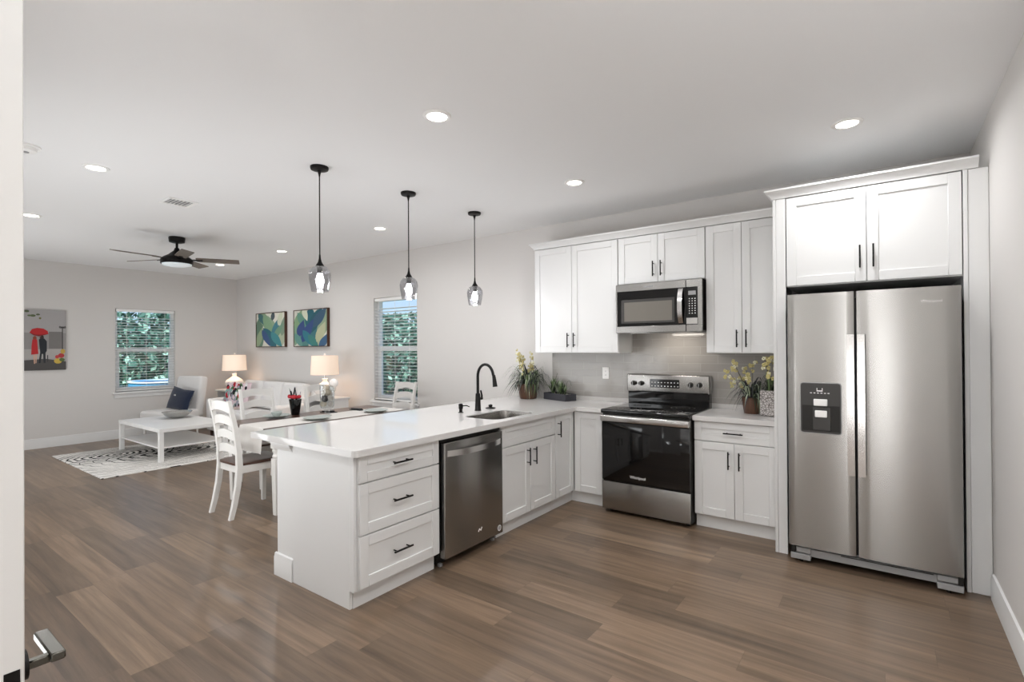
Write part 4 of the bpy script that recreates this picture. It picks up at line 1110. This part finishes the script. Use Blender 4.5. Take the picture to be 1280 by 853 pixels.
# floral pillow
t = thing('throw_pillow', 'floral pillow in red, pink, green and grey at the left sofa arm', 'pillow', (-8.86, -.66, .69), math.radians(22))
P = Matrix.Rotation(math.radians(-14), 4, 'X')
obj('cushion', pillow_mesh(.50, .45, .16, 'fabric_pink', T=P), t)
b = MB(); rnd = random.Random(11)
for i in range(110):
    x, z = rnd.uniform(-.19, .19), rnd.uniform(-.17, .18); e = max(0, (1-(x/.25)**2)*(1-(z/.225)**2))**.42
    y = -.08*e-.003; r = rnd.uniform(.02, .05)
    b.ball((x, y, z), r, rnd.choice(['fabric_red', 'fabric_pink', 'fabric_green', 'fabric_grey', 'fabric_grey', 'fabric_white', 'fabric_teal', 'pom_black', 'red']), (rnd.uniform(.5, 1), .14, rnd.uniform(.7, 1.4)), 8, T=P)
obj('flower_print', b, t)

def end_table(x, y, label):
    t = thing('end_table', label, 'end table', (x, y, 0), 0, 'white end tables beside the sofa')
    b = MB(); b.box(-.26, .26, -.24, .24, .72, .745, 'furniture_white', .003); obj('tabletop', b, t)
    b = MB(); b.box(-.24, -.222, -.22, .22, .12, .72, 'furniture_white'); b.box(.222, .24, -.22, .22, .12, .72, 'furniture_white'); b.box(-.222, .222, .20, .22, .12, .72, 'furniture_white'); b.box(-.222, .222, -.22, .20, .50, .518, 'furniture_white'); b.box(-.222, .222, -.22, .20, .12, .138, 'furniture_white'); obj('case', b, t)
    b = MB(); b.box(-.215, .215, .185, .198, .52, .718, 'black_matte'); b.box(-.15, .15, -.15, .15, .519, .58, 'plastic_dark', .004); obj('shelf_box', b, t)
    for sx_ in (-1, 1):
        for sy_ in (-1, 1):
            b = MB(); b.box(sx_*.225-.018, sx_*.225+.018, sy_*.20-.018, sy_*.20+.018, 0, .12, 'furniture_white'); obj('leg', b, t)
def lamp(x, y, z, label):
    t = thing('table_lamp', label, 'lamp', (x, y, z), 0, 'white gourd table lamps')
    b = MB(); b.lathe([(0, 0), (.075, 0), (.080, .01), (.075, .02), (.115, .05), (.150, .09), (.158, .125), (.140, .165), (.085, .205), (.045, .230), (.034, .25), (.034, .27), (.042, .275), (.042, .285), (.015, .29), (0, .29)], 'ceramic_white', seg=36); obj('base', b, t)
    b = MB(); b.cyl((0, 0, .285), (0, 0, .63), .006, 'bright_steel', seg=10); obj('stem', b, t)
    b = MB(); b.lathe([(.200, .345), (.186, .625), (.183, .625), (.197, .345)], 'lamp_shade', seg=40); b.lathe([(.0, .612), (.182, .614), (.182, .611), (0, .609)], 'lamp_shade', seg=40); obj('lamp_shade', b, t)
    b = MB(); b.ball((0, 0, .648), .017, 'ceramic_white', seg=12); obj('finial', b, t)
    b = MB(); b.ball((0, 0, .46), .03, 'bulb_glow', (1, 1, 1.3), 12); obj('bulb', b, t)
    l = bpy.data.lights.new('table_lamp_bulb', 'POINT'); l.energy = 3.0; l.color = (1, .86, .73); l.shadow_soft_size = .05
    o = bpy.data.objects.new('table_lamp_bulb', l); COL.objects.link(o); o.location = (x, y, z+.54)
end_table(-9.60, -.34, 'white end table with an open dark shelf in the far corner')
end_table(-6.75, -.36, 'white end table at the window end of the sofa, behind the dining chairs')
lamp(-9.56, -.38, .746, 'lit white gourd table lamp in the far corner, left of the sofa')
lamp(-6.72, -.40, .746, 'lit white gourd table lamp right of the sofa, behind the vase')

# ---------------------------------------------------------------- pictures
def picture(name, label, cat, origin, rz, w_, h_, th, bg, side, shapes, frame=None):
    """canvas hanging on a wall; local x to the right, z up, face along -y; shapes = (colour, [(u,v)...]) in 0..1"""
    t = thing(name, label, cat, origin, rz)
    b = MB(); f = .012 if frame else 0
    b.box(f, w_-f, -th+(.004 if frame else 0), -.002, f, h_-f, side, 0); b.poly([(f, -th+.0035 if frame else -th-.0003, f), (w_-f, -th+.0035 if frame else -th-.0003, f), (w_-f, -th+.0035 if frame else -th-.0003, h_-f), (f, -th+.0035 if frame else -th-.0003, h_-f)], flat(bg))
    k = 0
    y0 = -th+.0032 if frame else -th-.0006
    for col, pts in shapes:
        k += 1
        b.poly([(f+u*(w_-2*f), y0-.00004*k, f+v*(h_-2*f)) for u, v in pts], flat(col))
    obj('canvas', b, t)
    if frame:
        b = MB()
        for a in ((0, f, 0, h_), (w_-f, w_, 0, h_), (f, w_-f, 0, f), (f, w_-f, h_-f, h_)): b.box(a[0], a[1], -th-.004, -.002, a[2], a[3], frame)
        obj('frame', b, t)
    return t
mat('frame_brown', '#4a2f22', .5, noise=.2)
def leaf(cx, cy, L_, w_, ang, col):
    a = math.radians(ang); o_ = []
    for i in range(9): u = i/8; o_.append((u*L_-L_/2, w_/2*math.sin(PI*u**.8)))
    for i in range(7, 0, -1): u = i/8; o_.append((u*L_-L_/2, -w_/2*math.sin(PI*u**.8)))
    r = [(cx+x*math.cos(a)-y*math.sin(a), cy+x*math.sin(a)+y*math.cos(a)) for x, y in o_]
    return (col, [(min(1, max(0, x)), min(1, max(0, y))) for x, y in r])
A1 = [leaf(.1, .6, .9, .3, 75, '#5d7a66'), leaf(.55, .5, 1.1, .4, -60, '#879f85'), leaf(.9, .3, .8, .3, 70, '#a9b197'), leaf(.15, .1, .5, .2, 60, '#60806d'), leaf(.95, .6, .6, .2, 80, '#7b8f7a'), leaf(.12, .28, .7, .22, 70, '#8da07f'), leaf(.30, .78, .75, .30, -62, '#7f9a7c'), leaf(.22, .82, .5, .20, -55, '#3d6a6c'), leaf(.45, .62, .75, .26, -58, '#7c9c7c'), leaf(.70, .55, .7, .22, 68, '#3f7480'), leaf(.78, .45, .6, .18, 55, '#6b8f77'),
      leaf(.50, .22, .85, .34, -55, '#28606e'), leaf(.36, .25, .6, .2, -60, '#35507c'), leaf(.72, .2, .6, .24, -50, '#3f8389'), leaf(.6, .92, .3, .14, 80, '#3f4d55'), leaf(.85, .85, .5, .16, 75, '#c3c9b2')]
A2 = [leaf(.1, .45, .9, .3, 80, '#7b9b80'), leaf(.6, .55, 1.2, .5, 65, '#3d7076'), leaf(.9, .6, .9, .3, 70, '#8b9f84'), leaf(.3, .1, .6, .3, -60, '#4f7f7c'), leaf(.75, .15, .6, .25, 60, '#a7ad90'), leaf(.16, .78, .6, .24, 65, '#7d9a76'), leaf(.28, .7, .6, .24, -55, '#5f8e7b'), leaf(.5, .8, .75, .30, 85, '#245f6c'), leaf(.66, .72, .9, .30, 62, '#235762'), leaf(.78, .78, .7, .26, 52, '#37566e'), leaf(.22, .5, .5, .24, 70, '#33487a'),
      leaf(.42, .42, .75, .26, 60, '#31497c'), leaf(.45, .2, .6, .22, -55, '#2f7684'), leaf(.6, .12, .5, .20, -50, '#3b7a74'), leaf(.82, .38, .6, .24, 65, '#b3b695'), leaf(.9, .12, .5, .2, 60, '#3d5f80'), leaf(.15, .15, .5, .18, -60, '#5f8f86'), leaf(.35, .88, .4, .16, -70, '#cfd3bd')]
picture('wall_painting', 'framed leaf painting in blue and green, left one of the pair, nearer the corner', 'painting', (-9.44, -.001, 1.51), 0, 1.00, .625, .045, '#d3d2c6', 'frame_brown', A1, 'frame_brown')
picture('wall_painting', 'framed leaf painting in blue and green, right one of the pair, nearer the pendant', 'painting', (-8.165, -.001, 1.51), 0, .985, .625, .045, '#d0d0c4', 'frame_brown', A2, 'frame_brown')
def ell(cx, cy, rx, ry, col, n_=16, a0=0, a1=360): return (col, [(cx+rx*math.cos(math.radians(a0+(a1-a0)*i/n_)), cy+ry*math.sin(math.radians(a0+(a1-a0)*i/n_))) for i in range(n_ if a1-a0 == 360 else n_+1)])
U = [('#8d8a88', [(0, .35), (1, .35), (1, .62), (0, .62)]), ('#757270', [(.58, .36), (.92, .36), (.92, .64), (.58, .64)]), ('#a9a5a2', [(0, .20), (1, .20), (1, .35), (0, .35)]), ('#4a4746', [(0, 0), (1, 0), (1, .14), (.5, .19), (0, .17)]),
     ('#b01e22', [(.12, .62), (.18, .68), (.30, .70), (.45, .69), (.55, .65), (.57, .60), (.44, .575), (.34, .56), (.22, .575)]), ('#7e1418', [(.12, .62), (.22, .575), (.34, .56), (.44, .575), (.57, .60), (.4, .59), (.26, .592)]), ('#5b2a28', [(.36, .56), (.38, .56), (.38, .44), (.36, .44)]),
     ell(.245, .53, .045, .035, '#8a3c2a'), ('#b52428', [(.19, .51), (.30, .51), (.31, .42), (.33, .27), (.16, .26), (.17, .42)]), ('#caa28c', [(.21, .26), (.245, .26), (.25, .11), (.225, .11)]), ('#caa28c', [(.265, .26), (.295, .26), (.28, .12), (.262, .12)]),
     ell(.42, .545, .04, .033, '#3a2620'), ('#20242a', [(.34, .51), (.40, .535), (.47, .525), (.53, .48), (.53, .32), (.50, .29), (.50, .12), (.45, .12), (.44, .27), (.41, .27), (.38, .12), (.33, .12), (.37, .30), (.35, .42)]), ('#2b2d2f', [(.535, .25), (.56, .25), (.56, .14), (.54, .14)]),
     ('#3b3938', [(.90, .22), (.925, .22), (.925, .73), (.90, .73)]), ('#3b3938', [(.84, .70), (.99, .70), (.99, .73), (.84, .73)]), ell(.85, .72, .025, .02, '#5a5856', 10), ell(.98, .72, .025, .02, '#5a5856', 10),
     ell(.80, .15, .10, .045, '#c7a94a', 12), ell(.88, .24, .08, .04, '#a8373a', 12), ell(.92, .31, .06, .04, '#b99a45', 12), ell(.78, .22, .05, .03, '#b53a3c', 12), ell(.9, .17, .07, .03, '#5a6b3a', 12),
     ell(.06, .97, .06, .02, '#4f5a3f', 10), ell(.2, .90, .07, .02, '#55603f', 10), ell(.32, .92, .05, .015, '#4f5a3f', 10), ell(.37, .86, .03, .018, '#6b6a3a', 10), ell(.12, .90, .05, .015, '#5d6b48', 10)]
picture('wall_picture', 'unframed grey canvas of two figures under a red umbrella on the far wall', 'picture', (XL+.001, -3.066, 1.178), PI/2, .475, .915, .028, '#a3a09f', flat('#6d6a69'), U)

# ---------------------------------------------------------------- garden beyond the windows
b = MB(); b.box(-60, 30, .6, 60, -.5, -.25, 'grass_lawn'); b.box(-60, XL-.6, -40, .6, -.5, -.25, 'grass_lawn'); struct('ground', b)
def tree(x, y, h_, r, label, seed, mats=('tree_leaf', 'tree_leaf', 'tree_leaf', 'tree_leaf_pale'), n_=4200, low=.12):
    rnd = random.Random(seed); t = thing('garden_tree', label, 'tree', (x, y, -.25), 0, 'trees outside the windows')
    b = MB(); b.tube([(0, 0, 0), (.05, .02, h_*.3), (0, 0, h_*.7)], [.12, .09, .03], 'bark', 8)
    for k in range(5):
        a = k*1.3; b.tube([(0, 0, h_*(.25+.08*k)), (math.cos(a)*r*.3, math.sin(a)*r*.3, h_*(.38+.08*k)), (math.cos(a)*r*.6, math.sin(a)*r*.6, h_*(.5+.08*k))], [.05, .035, .01], 'bark', 6)
    obj('trunk', b, t)
    b = MB(); bm = b.bm; ids = [b.mi(m_) for m_ in mats]
    blobs = [(Vector((rnd.uniform(-.6, .6)*r, rnd.uniform(-.6, .6)*r, h_*rnd.uniform(low+.1, .85))), r*rnd.uniform(.35, .6)) for _ in range(14)]
    for i in range(n_):
        c, rr = rnd.choice(blobs)
        d = Vector((rnd.gauss(0, 1), rnd.gauss(0, 1), rnd.gauss(0, 1))).normalized()
        p = c+d*rr*rnd.uniform(.55, 1); p.z = min(max(p.z, h_*low*.3), h_)
        s_ = rnd.uniform(.07, .15)*(r/1.5)**.5; u = Vector((rnd.gauss(0, 1), rnd.gauss(0, 1), rnd.gauss(0, 1))).normalized(); v = u.orthogonal().normalized()
        f = bm.faces.new([bm.verts.new(p+q) for q in (u*s_, v*s_*.5, -u*s_, -v*s_*.5)]); f.material_index = ids[rnd.randrange(len(ids))]
    o = obj('foliage', b, t); return t
pale = ('tree_leaf_pale', 'tree_leaf')
tree(-11.0, 4.8, 2.4, 1.15, 'dark green bushy tree at the right of the dining window', 1)
tree(-13.6, 6.1, 2.7, 1.35, 'leafy tree at the left of the dining window', 2, pale)
tree(-17.2, 9.6, 3.1, 2.3, 'distant tree behind the others in the dining window', 4)
tree(-15.0, -1.75, 2.6, 1.25, 'near leafy tree at the left of the far window', 5, pale)
tree(-21.0, 1.9, 3.0, 2.3, 'distant dark green tree filling the far window', 8)
tree(-20.0, -3.0, 3.0, 2.0, 'dark tree beyond the left edge of the far window', 7)
t = thing('garden_pool', 'turquoise pool with a pale rim showing low in the far window', 'pool', (-17.3, 1.15, -.25))
b = MB(); b.lathe([(0, .02), (.78, .02), (.78, .78), (.80, .78), (.82, .70), (.80, 0), (0, 0)], 'pool_blue', seg=40); obj('pool_wall', b, t)
b = MB(); b.lathe([(.76, .78), (.76, .82), (.84, .82), (.84, .78)], 'white_plastic', seg=40); obj('rim', b, t)
b = MB(); b.lathe([(0, .70), (.778, .70)], 'pool_blue', seg=40); obj('water', b, t)
